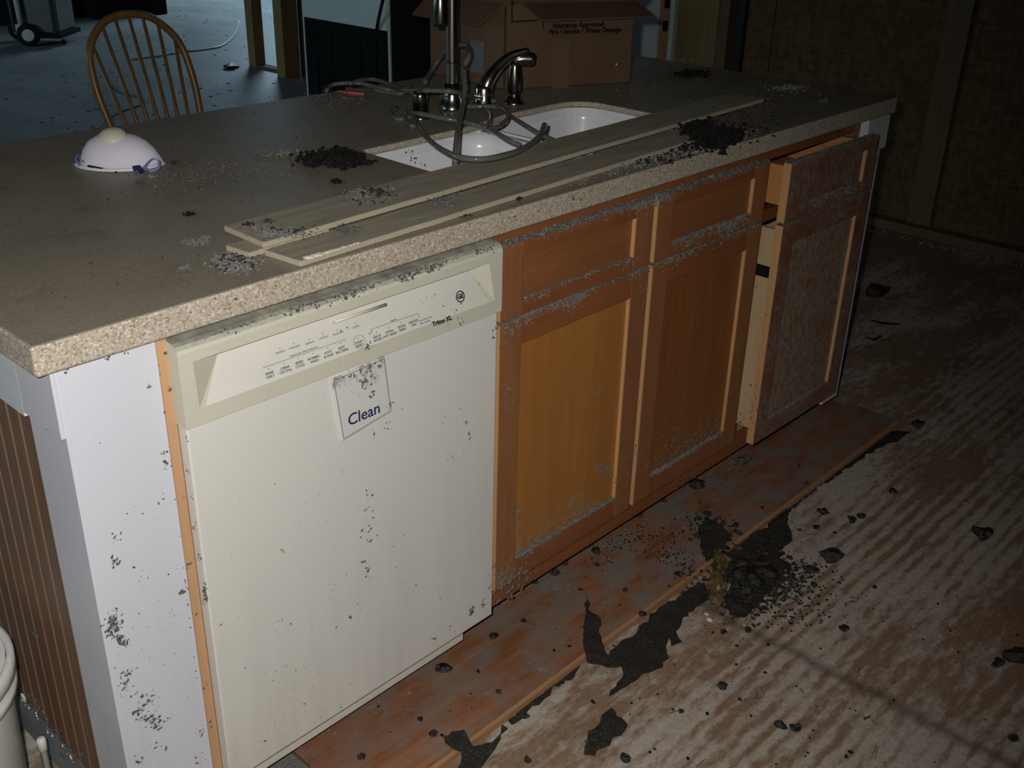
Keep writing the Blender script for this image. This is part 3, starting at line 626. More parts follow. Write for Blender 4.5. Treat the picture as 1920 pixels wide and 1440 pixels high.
MB().tube([onp(626, 604, SP+sn*.004, sn), onp(724, 571, SP+sn*.004, sn)], [.0026, .0026], 10).build('latch', M['dw_console'], co, smooth=True)
tx = MB(); X_ = (1, 0, 0)
for px, py, a, b in ((506, 703, 'RINSE', 'ONLY'), (535, 693, 'CHINA', 'CRYSTAL'), (562, 683, 'SPEED', 'CYCLE'), (589, 674, 'NORMAL', 'WASH'), (616, 664, 'POTS', '& PANS'), (641, 655, 'ANTI', 'BACTERIA'), (674, 645, 'START', 'RESET'), (708, 634, 'DELAY', 'HOURS'), (731, 625, 'EXTRA', 'HOT WASH'), (754, 615, 'EXTRA', 'RINSE'), (776, 606, 'HEATED', 'DRY')):
    c = onc(px, py); put_text(tx, a, .0052, c+sdir*.0026, X_, sdir, bold=.0001); put_text(tx, b, .0052, c-sdir*.0026, X_, sdir, bold=.0001)
    tx.lathe([(.0009, 0), (.0009, .0003)], c+sdir*.0090, 8, axis=sn)
for px, py, a in ((526, 660, 'SENSING'), (552, 651, 'WASHING'), (581, 643, 'RINSING'), (607, 633, 'DRYING'), (634, 625, 'SANITIZED'), (667, 613, 'CLEAN')):
    c = onc(px, py); put_text(tx, a, .0042, c, X_, sdir); tx.lathe([(.0009, 0), (.0009, .0003)], c+sdir*.0055, 8, axis=sn)
put_text(tx, 'CleanSensor Status Indicators', .0042, onc(570, 659), X_, sdir); put_text(tx, 'Options', .0042, onc(738, 600), X_, sdir)
put_text(tx, 'Cancel Door Lock', .0036, onc(797, 598), X_, sdir); put_text(tx, 'Hold 3 Seconds', .0036, onc(797, 604), X_, sdir)
def cline(a, b, wd=.0006): line(tx, onc(*a), onc(*b), wd, sn)
cline((492, 690), (648, 636)); cline((694, 618), (783, 588)); cline((783, 588), (786, 596))
ring = [onc(674, 641)+Vector(X_)*math.cos(a)*.0105+sdir*math.sin(a)*.0105 for a in [2*PI*k/28 for k in range(29)]]; tx.tube(ring, .00035, 4, caps=False)
tx.build('lettering', M['ink_grey'], co)
t2 = MB(); put_text(t2, 'Triton XL', .0105, onc(829, 602), X_, sdir, bold=.0003); t2.build('model_name', M['ink'], co); t2 = MB(); c = onc(863, 556)
put_text(t2, 'GE', .0105, c, X_, sdir, bold=.0004); ring = [c+Vector(X_)*math.cos(a)*.0088+sdir*math.sin(a)*.0088 for a in [2*PI*k/28 for k in range(29)]]; t2.tube(ring, .0010, 5, caps=False)
t2.build('logo', M['ink'], co)
MB().box(.02, .545, .004, .02, .050, .088).build('kick_plate', M['dw_face'], dw, bevel=.001)
MB().box(.01, .59, .076, .10, ZF+.0195, .10).build('toe_panel', M['black'], dw)
# flecks on the door and console
fd = MB(); ond = lambda x, y: ony(x, y, -.0216)
for a in ((689, 955, 12, 16, .0008, .002), (688, 1000, 14, 16, .0008, .002), (690, 1065, 12, 8, .0014, .003), (690, 925, 6, 8, .0008, .0018), (845, 860, 3, 4, .001, .002), (860, 790, 3, 8, .001, .0018), (876, 820, 3, 6, .001, .0018), (842, 780, 3, 10, .0008, .0014),
          (885, 1145, 9, 5, .0016, .0032), (905, 1133, 6, 5, .0014, .0026), (845, 1180, 3, 3, .001, .002), (812, 1198, 4, 3, .0016, .0028), (824, 1120, 2, 2, .001, .002), (730, 800, 5, 8, .0008, .0016), (705, 812, 4, 5, .0008, .0016), (670, 1130, 4, 10, .0008, .0016), (660, 1158, 1, 1, .002, .003),
          (530, 1035, 4, 10, .0008, .0016), (415, 1170, 2, 2, .0015, .0025), (531, 1168, 3, 4, .0008, .0014), (448, 932, 1, 1, .001, .0016), (516, 906, 1, 1, .001, .0016), (800, 950, 16, 80, .0005, .0011), (560, 1250, 26, 60, .0006, .0013), (620, 1150, 22, 60, .0006, .0012), (498, 1390, 2, 2, .001, .002), (780, 1080, 16, 70, .0006, .0012), (600, 1300, 20, 40, .0008, .0014)):
    flk(fd, a[0], a[1], int(a[2]*1.8), a[3], a[4], a[5]*1.25, ond, (0, -1, 0), spx=a[3]*.45 if 600 < a[1] and a[2] > 5 and a[3] < 20 else None)
fd.build('soot_fleck', M['fleck'], dw)['kind'] = 'stuff'
fe = MB()
for a in ((902, 525, 6, 5, .0012, .0026), (862, 580, 12, 9, .0012, .0024), (864, 600, 6, 4, .0012, .0026), (690, 650, 12, 6, .0014, .003), (697, 622, 5, 3, .0016, .0026), (815, 555, 3, 4, .001, .002), (835, 571, 3, 3, .001, .002), (800, 560, 4, 8, .0008, .0016), (842, 605, 4, 6, .0008, .0014), (640, 680, 3, 8, .0006, .0012), (645, 618, 3, 3, .001, .002)): flk(fe, *a, onc, sn)
for _ in range(180):
    t = R.random(); x = .03+.55*t; fe.chip((x, R.uniform(YC+.002, -.012), z1-.004+R.uniform(0, .002)), R.uniform(.0008, .0024), (0, -.4, 1), .5, R)
for cx_, n_ in ((.26, 60), (.30, 90), (.395, 150), (.44, 150), (.56, 40), (.20, 50), (.10, 40)):
    for _ in range(n_): fe.chip((cx_+R.gauss(0, .016), YC-.0004+R.uniform(0, .010), z1-.010+R.uniform(-.003, .008)), R.uniform(.001, .003), (0, -.7, .7), .5, R)
fe.build('soot_fleck', M['fleck'], co)['kind'] = 'stuff'
fh = MB()
for px, py, n_ in ((346, 797, 5), (349, 822, 8), (352, 880, 5), (360, 930, 5), (366, 990, 5), (371, 1045, 12), (383, 1110, 30), (385, 1122, 16), (384, 1095, 12)): flk(fh, px, py, n_, 6, .0014, .003, lambda x, y: onx(x, y, -.001), (-1, 0, 0), spx=2)
fh.build('soot_fleck', M['fleck'], dw)['kind'] = 'stuff'
# the sign
sg_y = -.0215
cs = [ony(622, 712, sg_y-.004), ony(722, 668, sg_y-.004), ony(735, 772, sg_y-.004), ony(642, 828, sg_y-.004)]
sgt = thing('magnet_sign', ony(642, 828, sg_y), 'square white magnet sign reading Clean in blue, stuck to the dishwasher door', 'sign')
dd = Vector((0, .004, 0)); k_ = Vector((.002, 0, 0))
MB().hexa([v+dd for v in cs], [v for v in cs]).build('card', M['sign'], sgt, bevel=.0012)
xd = (cs[1]-cs[0]).normalized(); yd_ = (cs[0]-cs[3]).normalized(); sgn = Vector((0, -1, 0))
ongs = lambda x, y: ony(x, y, sg_y-.0046)
tm = MB(); put_text(tm, 'Clean', .028, ongs(683, 777), (ongs(712, 764)-ongs(652, 790)), (0, 0, 1), bold=.0002); tm.build('lettering', M['ink_blue'], sgt)
sm = MB()
for px, py, n_, s in ((684, 715, 40, 8), (697, 700, 16, 7), (660, 705, 8, 14), (712, 685, 16, 8), (640, 715, 6, 6), (672, 738, 6, 5), (732, 760, 10, 5), (697, 740, 4, 5), (680, 690, 18, 10), (652, 700, 12, 8)): flk(sm, px, py, n_, s, .0012, .0032, ongs, (0, -1, 0))
sm.build('soot_fleck', M['dustmat'], sgt)['kind'] = 'stuff'
bd = MB(); 
for a, b in ((0, 1), (1, 2), (2, 3), (3, 0)):
    c_ = (cs[0]+cs[2])/2; pa, pb = cs[a].lerp(c_, .06), cs[b].lerp(c_, .06); line(bd, pa+sgn*.0002, pb+sgn*.0002, .0008, sgn)
bd.build('border', M['ink_grey'], sgt)

# ------------------------------------------------------------------ cabinets
def shaker(par, name, x0, x1, z0, z1, yf, st=.055, rl=.050, th=.020, mats=('stile_wood', 'rail_wood', 'panel_wood'), rec=.009):
    o = MB().box(x0+st-.004, x1-st+.004, yf+rec, yf+th-.003, z0+rl-.004, z1-rl+.004).build(name, M[mats[2]], par)
    for a, b in ((x0, x0+st), (x1-st, x1)):
        MB().box(a, b, yf, yf+th, z0, z1).build('stile', M[mats[0]], o, bevel=.0012, seg=1)
    for a, b in ((z0, z0+rl), (z1-rl, z1)):
        MB().box(x0+st, x1-st, yf+.0003, yf+th, a, b).build('rail', M[mats[1]], o)
    # left-facing sides painted paler, flash light put into their colour
    for bx_ in ((x0-.0006, x0+.0001, yf+.0006, yf+th-.0006, z0+.001, z1-.001), (x1-st-.0006, x1-st+.0001, yf+.001, yf+rec, z0+rl+.001, z1-rl-.001)):
        MB().box(*bx_).build('lit_edge', M['lit_edge_wood'], o)['label'] = 'left-facing wood edge painted paler as if lit'
    return o
def ashline(mb, x0, x1, y, z, n_, sc=1.0, w=.010, rnd=R, clumps=(), down=.006):
    N = int((x1-x0)/.003); vs = []
    for i in range(N+1):
        x = x0+(x1-x0)*i/N; q = max(0, mnoise.noise(Vector((x*14, z*30, 1)))+.32)*1.1; q *= .55+.9*abs(mnoise.noise(Vector((x*190, z*30, 5)))); q = min(q, 1)*sc*min(1, n_/420)
        j = mnoise.noise(Vector((x*330, 2, z*9)))*.0012
        vs += [(x, y-.0005, z-.0022*q), (x, y-.0014*q-.0006+j*.4, z+.0010*q), (x, y+.003, z+.0045*q+j), (x, y+w*.7, z+.0034*q-j), (x, y+w, z)]
    mb.add(vs, [(i*5+k, (i+1)*5+k, (i+1)*5+k+1, i*5+k+1) for i in range(N) for k in range(4)])
    for _ in range(int(n_*1.8)):
        t = rnd.random(); x = x0+(x1-x0)*t
        if mnoise.noise(Vector((x*14, z*30, 1))) < -.15 and rnd.random() < .6: continue
        yy = y+rnd.uniform(0, w); mb.chip((x, yy, z), psz(.0008, .0026, rnd)*sc, (rnd.uniform(-.4, .4), -.4, 1), .9, rnd, el=rnd.choice((1, 1.5, 2.2)))
        if rnd.random() < .28: mb.chip((x, y-.0006, z-abs(rnd.gauss(0, down))), rnd.uniform(.0007, .0018)*sc, (0, -1, 0), .5, rnd)
    for c, s, k in clumps:
        for _ in range(k):
            mb.chip((c+rnd.gauss(0, s), y-rnd.uniform(0, .001), z-abs(rnd.gauss(0, down*1.8))), rnd.uniform(.001, .0028)*sc, (0, -1, 0), .5, rnd, el=rnd.choice((1, 1.7)))
YDF = -.022
sc_ = thing('sink_cabinet', (1.05, .28, ZF), 'honey maple double-door sink base cabinet beside the dishwasher, ash on its ledges', 'cabinet')
MB().box(.606, .622, .02, .56, .09, ZB-.001).box(1.462, 1.478, .02, .56, .09, ZB-.001).box(.622, 1.462, .02, .56, .09, .108).box(.622, 1.462, .55, .56, .108, ZB-.2).build('carcass', M['ply_wood'], sc_)
for q in ((.845, ZB-.0005), (.70, .735), (.09, .155)): MB().box(.6055, 1.484, 0, .0195, *q).build('frame_rail', M['frame_wood'], sc_)
for q in ((.6055, .640), (1.02, 1.075), (1.435, 1.484)): MB().box(*q, .0003, .0195, .155, .845).build('frame_stile', M['stile_wood'], sc_)
MB().box(.6055, 1.484, .075, .088, ZF+.0195, .0895).build('toe_kick', M['rail_wood'], sc_)
D_X = ((.6065, 1.036), (1.050, 1.462))
for i, (a, b) in enumerate(D_X):
    dz = 0 if i == 0 else .0
    shaker(sc_, 'drawer_front', a, b, .7175+dz, .854, YDF, rl=.028, mats=('stile_wood', 'rail_wood', 'drawer_panel'))
    shaker(sc_, 'door', a, b, .146, .712+dz, YDF, mats=('stile_wood', 'rail_wood', 'panel_wood' if i == 0 else 'panel_brown'))
al = MB()
ashline(al, .612, 1.035, YDF, .8545, 520, 1.1, .020, clumps=((.99, .02, 60),)); ashline(al, 1.04, 1.462, YDF, .8545, 520, 1.1, .020, clumps=((1.06, .02, 90),))
ashline(al, .665, .98, YDF, .7458, 160, .9, .008, clumps=((.72, .01, 14), (.96, .015, 40))); ashline(al, 1.11, 1.40, YDF, .7458, 420, 1.2, .008, clumps=((1.33, .03, 170), (1.18, .02, 40)), down=.010)
ashline(al, .607, 1.035, YDF-.001, .7135, 520, 1.1, .014, clumps=((.66, .03, 50), (.80, .025, 90))); ashline(al, 1.05, 1.462, YDF-.001, .7135, 560, 1.2, .014, clumps=((1.12, .03, 40),))
ashline(al, .665, .98, YDF, .1965, 260, 1.1, .008); ashline(al, 1.11, 1.40, YDF, .1965, 300, 1.3, .008, down=.004)
al.build('ash', M['ash'], sc_)['kind'] = 'stuff'
a2 = MB()
onf = lambda x, y: ony(x, y, YDF-.0006); onpn = lambda x, y: ony(x, y, YDF+.0085)
for a in ((1060, 975, 45, 22, .0012, .0028), (1100, 955, 30, 16, .0012, .0028), (1000, 1020, 50, 14, .0012, .003), (965, 965, 26, 8, .001, .0026), (965, 1000, 20, 10, .001, .0024), (985, 1035, 30, 10, .001, .003), (1030, 1000, 30, 14, .001, .0024), (1130, 880, 14, 8, .0012, .0026), (1145, 890, 8, 6, .001, .002), (1055, 960, 10, 8, .001, .002), (1010, 960, 8, 6, .001, .002), (1085, 975, 20, 10, .001, .0022),
          (1290, 850, 80, 20, .001, .0024), (1340, 810, 80, 16, .001, .0024), (1250, 880, 60, 14, .001, .0024), (1220, 905, 30, 10, .001, .0024), (1320, 830, 50, 12, .001, .0024), (1120, 740, 5, 3, .001, .002), (1125, 690, 4, 4, .001, .002), (1200, 580, 5, 4, .001, .0026), (1370, 790, 40, 10, .001, .0024)):
    flk(a2, a[0], a[1], int(a[2]*3), a[3], a[4]*1.1, a[5]*1.45, onpn, (0, -1, 0))
for a in ((945, 1095, 60, 13, .0012, .003), (985, 1075, 30, 12, .001, .0026), (960, 1070, 30, 14, .001, .0026), (1070, 1015, 10, 10, .001, .002), (1195, 850, 16, 12, .001, .0024), (1200, 840, 10, 14, .001, .002), (950, 730, 5, 8, .001, .0022), (955, 760, 4, 6, .001, .0022), (1210, 545, 6, 6, .001, .002), (1400, 400, 8, 8, .001, .0022), (1280, 880, 30, 20, .001, .002), (990, 480, 3, 6, .001, .0016), (945, 620, 10, 10, .001, .002), (1385, 800, 20, 12, .001, .002), (1150, 900, 10, 10, .001, .002)):
    flk(a2, a[0], a[1], int(a[2]*3), a[3], a[4]*1.1, a[5]*1.45, onf, (0, -1, 0))
a2.build('ash', M['ash'], sc_)['kind'] = 'stuff'
hn = MB()
for a in ((1395, 500, 4, 3, .0015, .003), (1392, 520, 5, 3, .0015, .003)): flk(hn, *a, onpn, (0, -1, 0))
hn.build('char_fleck', M['fleck_dark'], sc_)['kind'] = 'stuff'
# pull-out cabinet
pc_ = thing('pullout_cabinet', (1.72, .28, ZF), 'dust-coated maple cabinet at the right end with its drawer and door pulled forward', 'cabinet')
MB().box(1.486, 1.500, .02, .56, .09, ZB-.001).box(1.915, 1.929, .02, .56, .09, ZB-.001).box(1.500, 1.915, .02, .56, .09, .108).box(1.5, 1.915, .55, .56, .108, ZB-.001).build('carcass', M['ply_wood'], pc_)
for q in ((.848, ZB-.0005), (.70, .728), (.09, .13)): MB().box(1.4845, 1.931, 0, .0195, *q).build('frame_rail', M['frame_wood'], pc_)
for q in ((1.4845, 1.4985), (1.905, 1.931)): MB().box(*q, .0003, .0195, .13, .848).build('frame_stile', M['stile_wood'], pc_)
MB().box(1.4845, 1.93, .075, .088, ZF+.0195, .0895).build('toe_kick', M['rail_wood'], pc_)
P3 = -.064; dm = ('rail_dusty', 'rail_dusty', 'panel_dusty')
df = shaker(pc_, 'drawer_front', 1.484, 1.906, .716, .852, P3, rl=.028, mats=('rail_dusty', 'rail_dusty', 'rail_dusty'))
dbx = MB().box(1.506, 1.519, P3+.0205, .45, .748, .838).box(1.875, 1.888, P3+.0205, .45, .748, .838).box(1.519, 1.875, P3+.021, P3+.034, .748, .838).box(1.519, 1.875, .437, .45, .748, .838).box(1.519, 1.875, P3+.034, .437, .756, .762).build('drawer_box', M['box_wood'], df)
do = shaker(pc_, 'door', 1.484, 1.906, .146, .710, P3, mats=dm)
MB().box(1.506, 1.519, P3+.0205, .48, .175, .690).box(1.875, 1.888, P3+.0205, .48, .175, .35).box(1.519, 1.875, P3+.021, .48, .175, .188).build('pullout_frame', M['ply_wood'], do)
MB().box(1.5035, 1.506, P3+.021, .45, .606, .620).build('slide_rail', plain('yellow_rail', (.55, .46, .2), .5), do)
MB().box(1.5025, 1.506, P3+.021, .45, .573, .600).build('slide', M['black'], do)
a3 = MB()
ashline(a3, 1.486, 1.904, P3, .8525, 420, 1.1, .020); ashline(a3, 1.54, 1.85, P3, .744, 340, 1.0, .008, clumps=((1.80, .04, 130), (1.62, .05, 40)), down=.008); ashline(a3, 1.486, 1.904, P3-.001, .7115, 300, .9, .014); ashline(a3, 1.54, 1.85, P3, .196, 200, 1., .008)
on3 = lambda x, y: ony(x, y, P3-.0006); on3p = lambda x, y: ony(x, y, P3+.0085)
for a in ((1520, 330, 18, 12, .001, .0024), (1545, 300, 16, 14, .001, .0022), (1600, 340, 60, 12, .001, .0024), (1560, 340, 20, 12, .001, .002), (1622, 300, 12, 14, .001, .002), (1510, 370, 10, 10, .001, .0022)): flk(a3, a[0], a[1], a[2]*3, a[3], a[4], a[5]*1.3, on3p, (0, -1, 0))
for a in ((1420, 790, 30, 14, .001, .0022), (1440, 740, 30, 20, .001, .002), (1490, 720, 60, 30, .0008, .0018), (1530, 640, 60, 36, .0008, .0018), (1570, 560, 50, 30, .0008, .0018), (1480, 560, 24, 40, .0008, .002), (1500, 640, 50, 40, .0008, .0018), (1590, 470, 30, 24, .0008, .0018), (1540, 480, 20, 30, .0008, .0018)): flk(a3, a[0], a[1], a[2]*3, a[3], a[4], a[5]*1.3, on3p, (0, -1, 0))
for _ in range(130):
    t = R.random(); q = onx(1440-(1440-1405)*t, 520+(800-520)*t, 1.4835); a3.chip((1.4832, R.uniform(P3+.001, P3+.019), q.z), R.uniform(.0005, .0014)*(1+t), (-1, 0, 0), .4, R)
a3.build('ash', M['ash'], pc_)['kind'] = 'stuff'
# right end post
rp = thing('end_post', (2.0, .4, ZF), 'white painted post closing the right end of the island beside the pulled-out door', 'end post')
MB().box(1.9325, 2.050, -.020, .02, .79, ZB-.0005).box(1.9325, 2.0215, -.020, .02, .080, .79).box(2.0, 2.0215, .02, .93, .08, .79).box(2.0, 2.0215, .076, .93, ZF+.0195, .08).box(2.0, 2.050, .02, .93, .79, ZB-.0005).build('post', M['white_paint'], rp, bevel=.001, seg=1)
f5 = MB()
for _ in range(120):
    f5.chip((R.uniform(1.95, 2.0205), -.0206, R.uniform(.08, .6)), R.uniform(.0008, .0022), (0, -1, 0), .4, R)
f5.build('ash', M['ash'], rp)['kind'] = 'stuff'
tag(MB().box(-.10, 1.99, .935, .95, ZF, ZB-.001).build('back_panel', M['bead']), 'brown back panel of the island facing the far room', 'panel')

# ------------------------------------------------------------------ hardwood planks still on the floor
def plankobj(x0, x1, y0, y1, label, end=0):
    o = MB().hexa([(x0, y0, ZF), (x1, y0, ZF), (x1-end, y1, ZF), (x0, y1, ZF)], [(x0, y0, 0), (x1, y0, 0), (x1-end, y1, 0), (x0, y1, 0)]).build('floor_plank', M['plank'], bevel=.0015, seg=1)
    MB().box(x0+.002, x1-.002, y0-.010, y0-.0002, ZF, -.004).build('tongue', M['plank_edge'], o)['label'] = 'pale unfinished front edge'
    return tag(o, label, 'floor plank', 'hardwood planks along the island base')
plankobj(-.1, 2.162, -.152, -.0035, 'reddish hardwood plank running along the outer edge below the cabinets')
plankobj(.165, 2.139, -.0025, .073, 'inner reddish hardwood plank in the toe space under the cabinet doors')
tag(MB().box(-.12, .163, .0, .073, ZF, -.009).build('shaded_toe_patch', M['dustmat']), 'toe space below the dishwasher left corner, its shade painted as a grey patch', 'toe patch')  # shadowed grey toe space, its shade put into a grey slab

# ------------------------------------------------------------------ black felt paper scraps
def scrap(pix, zb, th, label, curl=0, rough=2.0, seed=1):
    rr = random.Random(seed); pts = []
    P = [onz(x, y, zb) for x, y in pix]
    for i, p in enumerate(P):
        q = P[(i+1) % len(P)]; n_ = max(1, int((q-p).length/.012))
        for k in range(n_):
            t = k/n_; v = p.lerp(q, t); j = .0022*rough; pts.append((v.x+rr.uniform(-j, j), v.y+rr.uniform(-j, j)))
    bm = bmesh.new(); vs = [bm.verts.new((x, y, zb+th)) for x, y in pts]; f = bm.faces.new(vs); bmesh.ops.triangulate(bm, faces=[f])
    bmesh.ops.subdivide_edges(bm, edges=bm.edges[:], cuts=1)
    for v in bm.verts: v.co.z = zb+th*(1+.9*mnoise.noise(v.co*40))+curl*max(0, mnoise.noise(v.co*9+Vector((5, 5, seed))))
    g = bmesh.ops.extrude_face_region(bm, geom=bm.faces[:]); low = [e for e in g['geom'] if isinstance(e, bmesh.types.BMVert)]
    for v in low: v.co.z = max(zb+.0002, v.co.z-th*.7) if curl else zb+.0002
    bm.verts.index_update(); mb = MB().add([tuple(v.co) for v in bm.verts], [tuple(v.index for v in f.verts) for f in bm.faces]); bm.free()
    return tag(mb.build('felt_paper_scrap', M['tar']), label, 'paper scrap', 'black felt paper torn on the floor')
scrap([(1125, 1250), (1150, 1215), (1185, 1195), (1225, 1150), (1270, 1125), (1310, 1095), (1335, 1110), (1330, 1125), (1305, 1140), (1275, 1165), (1270, 1185), (1275, 1205), (1262, 1212), (1256, 1195), (1250, 1235), (1240, 1250), (1205, 1265), (1175, 1290), (1148, 1302), (1140, 1305), (1165, 1270), (1168, 1248)], ZF, .004,
      'largest torn black felt paper sheet spreading from the plank edge left of the debris pile', seed=2)
scrap([(1100, 1120), (1108, 1150), (1125, 1165), (1124, 1195), (1133, 1225), (1150, 1248), (1130, 1252), (1118, 1245), (1098, 1245), (1095, 1210), (1093, 1165), (1098, 1150)], .0003, .004,
      'spear-shaped black paper scrap standing out across the hardwood plank', curl=.012, seed=3)
scrap([(1146, 1326), (1158, 1342), (1173, 1360), (1170, 1372), (1140, 1398), (1110, 1420), (1095, 1418), (1093, 1405), (1102, 1380), (1122, 1362), (1132, 1340)], ZF, .004,
      'arrowhead-shaped black felt scrap alone on the bare subfloor near the bottom', curl=.006, seed=4)
scrap([(1475, 985), (1487, 1005), (1478, 1020), (1460, 1035), (1470, 1040), (1440, 1055), (1400, 1060), (1380, 1040), (1390, 1010), (1430, 1000), (1455, 975), (1474, 948), (1478, 960)], ZF, .004,
      'grey-black torn felt flap pointing up from the right side of the debris pile', curl=.014, seed=5)
scrap([(832, 1385), (850, 1372), (872, 1372), (882, 1388), (890, 1402), (925, 1392), (935, 1378), (940, 1362), (948, 1368), (925, 1405), (905, 1440), (880, 1470), (840, 1470), (862, 1430), (870, 1412), (845, 1404)], .0002 if 0 else ZF+.0192, .003,
      'dark felt paper scrap over the plank edge at the bottom of the picture', seed=6)
scrap([(1060, 1262), (1086, 1250), (1080, 1266), (1040, 1290), (1010, 1318), (985, 1338), (958, 1360), (955, 1352), (975, 1332), (1010, 1300)], ZF, .003, 'thin ragged black paper sliver along the plank edge left of the large sheet', seed=7, rough=2.5)
scrap([(1608, 858), (1640, 825), (1672, 808), (1705, 812), (1690, 824), (1650, 838), (1610, 864), (1570, 890), (1520, 925), (1475, 962), (1470, 955), (1500, 930), (1550, 892)], ZF, .003, 'long narrow black felt strip against the plank edge beyond the pile', seed=8, rough=2.5)

# ------------------------------------------------------------------ debris pile
scrap([(1318, 985), (1345, 970), (1385, 985), (1420, 1010), (1450, 1040), (1475, 1060), (1460, 1090), (1440, 1110), (1425, 1135), (1395, 1160), (1370, 1155), (1355, 1125), (1340, 1080), (1325, 1040)], ZF+.0001, .006,
      'black felt sheet buried beneath the debris pile at the plank edge', curl=.014, seed=9)
scrap([(1316, 1040), (1312, 990), (1330, 975), (1352, 990), (1372, 1012), (1350, 1030), (1330, 1052)], .0003, .004, 'small black felt patch on the plank at the top of the debris pile', curl=.008, seed=12)
pile = MB(); rr = random.Random(21)
for px, py, s, n_, s0, s1 in ((1430, 1090, 34, 260, .002, .007), (1460, 1070, 34, 160, .002, .006), (1400, 1060, 30, 220, .003, .010), (1370, 1110, 26, 160, .003, .009), (1340, 1010, 22, 110, .003, .008), (1450, 1090, 40, 240, .002, .006), (1400, 1130, 28, 140, .002, .006), (1320, 990, 20, 60, .002, .006), (1480, 1110, 50, 150, .001, .004), (1300, 1100, 20, 60, .002, .006)):
    for _ in range(n_):
        p = onz(px+rr.gauss(0, s), py+rr.gauss(0, s*.62), ZF); z = 0 if p.y > -.162 else ZF
        hgt = .03*math.exp(-((p.x-1.15)**2+(p.y+.2)**2)/.003); pile.chip((p.x, p.y, z+rr.uniform(0, hgt)), rr.uniform(s0, s1), (rr.uniform(-.5, .5), rr.uniform(-.5, .5), 1), .7, rr)
for px, py, sz in ((1440, 1075, .022), (1415, 1095, .024), (1390, 1060, .022), (1375, 1030, .018), (1385, 1085, .030), (1420, 1065, .022), (1355, 1050, .024), (1400, 1110, .022), (1350, 1015, .018), (1330, 1030, .016), (1430, 1040, .018)):
    p = onz(px, py, ZF); pile.rock((p.x, p.y, ZF), sz, rr, .55)
pl = tag(pile.build('debris_pile', M['coal']), 'heap of black charred crumbs spilling over the plank edge onto the subfloor', 'debris', kind='stuff')
gs = MB(); p = onz(1345, 1115, ZF); 
for k in range(9):
    q = onz(1340+k*1.2+3*math.sin(k), 1128-k*8, ZF); gs.rock((q.x, q.y, ZF+.002*k*(1-k/14)), .017+.005*math.sin(k*.9), rr, 1.0, rough=.55)
tag(gs.build('wood_chunk', M['golden'], smooth=False), 'glossy golden-brown scorched lump of wood in the middle of the debris pile', 'wood chunk')
pale = MB()
for px, py, s in ((1343, 1098, .005), (1330, 1162, .009), (1325, 1152, .006), (1425, 1062, .004), (1395, 1172, .004)):
    pale.chip(onz(px, py, ZF+.003), s, (.2, -.3, 1), .4, rr)
tag(pale.build('plaster_crumb', M['plaster']), 'cream plaster crumbs at the foot of the debris pile', 'plaster', kind='stuff')

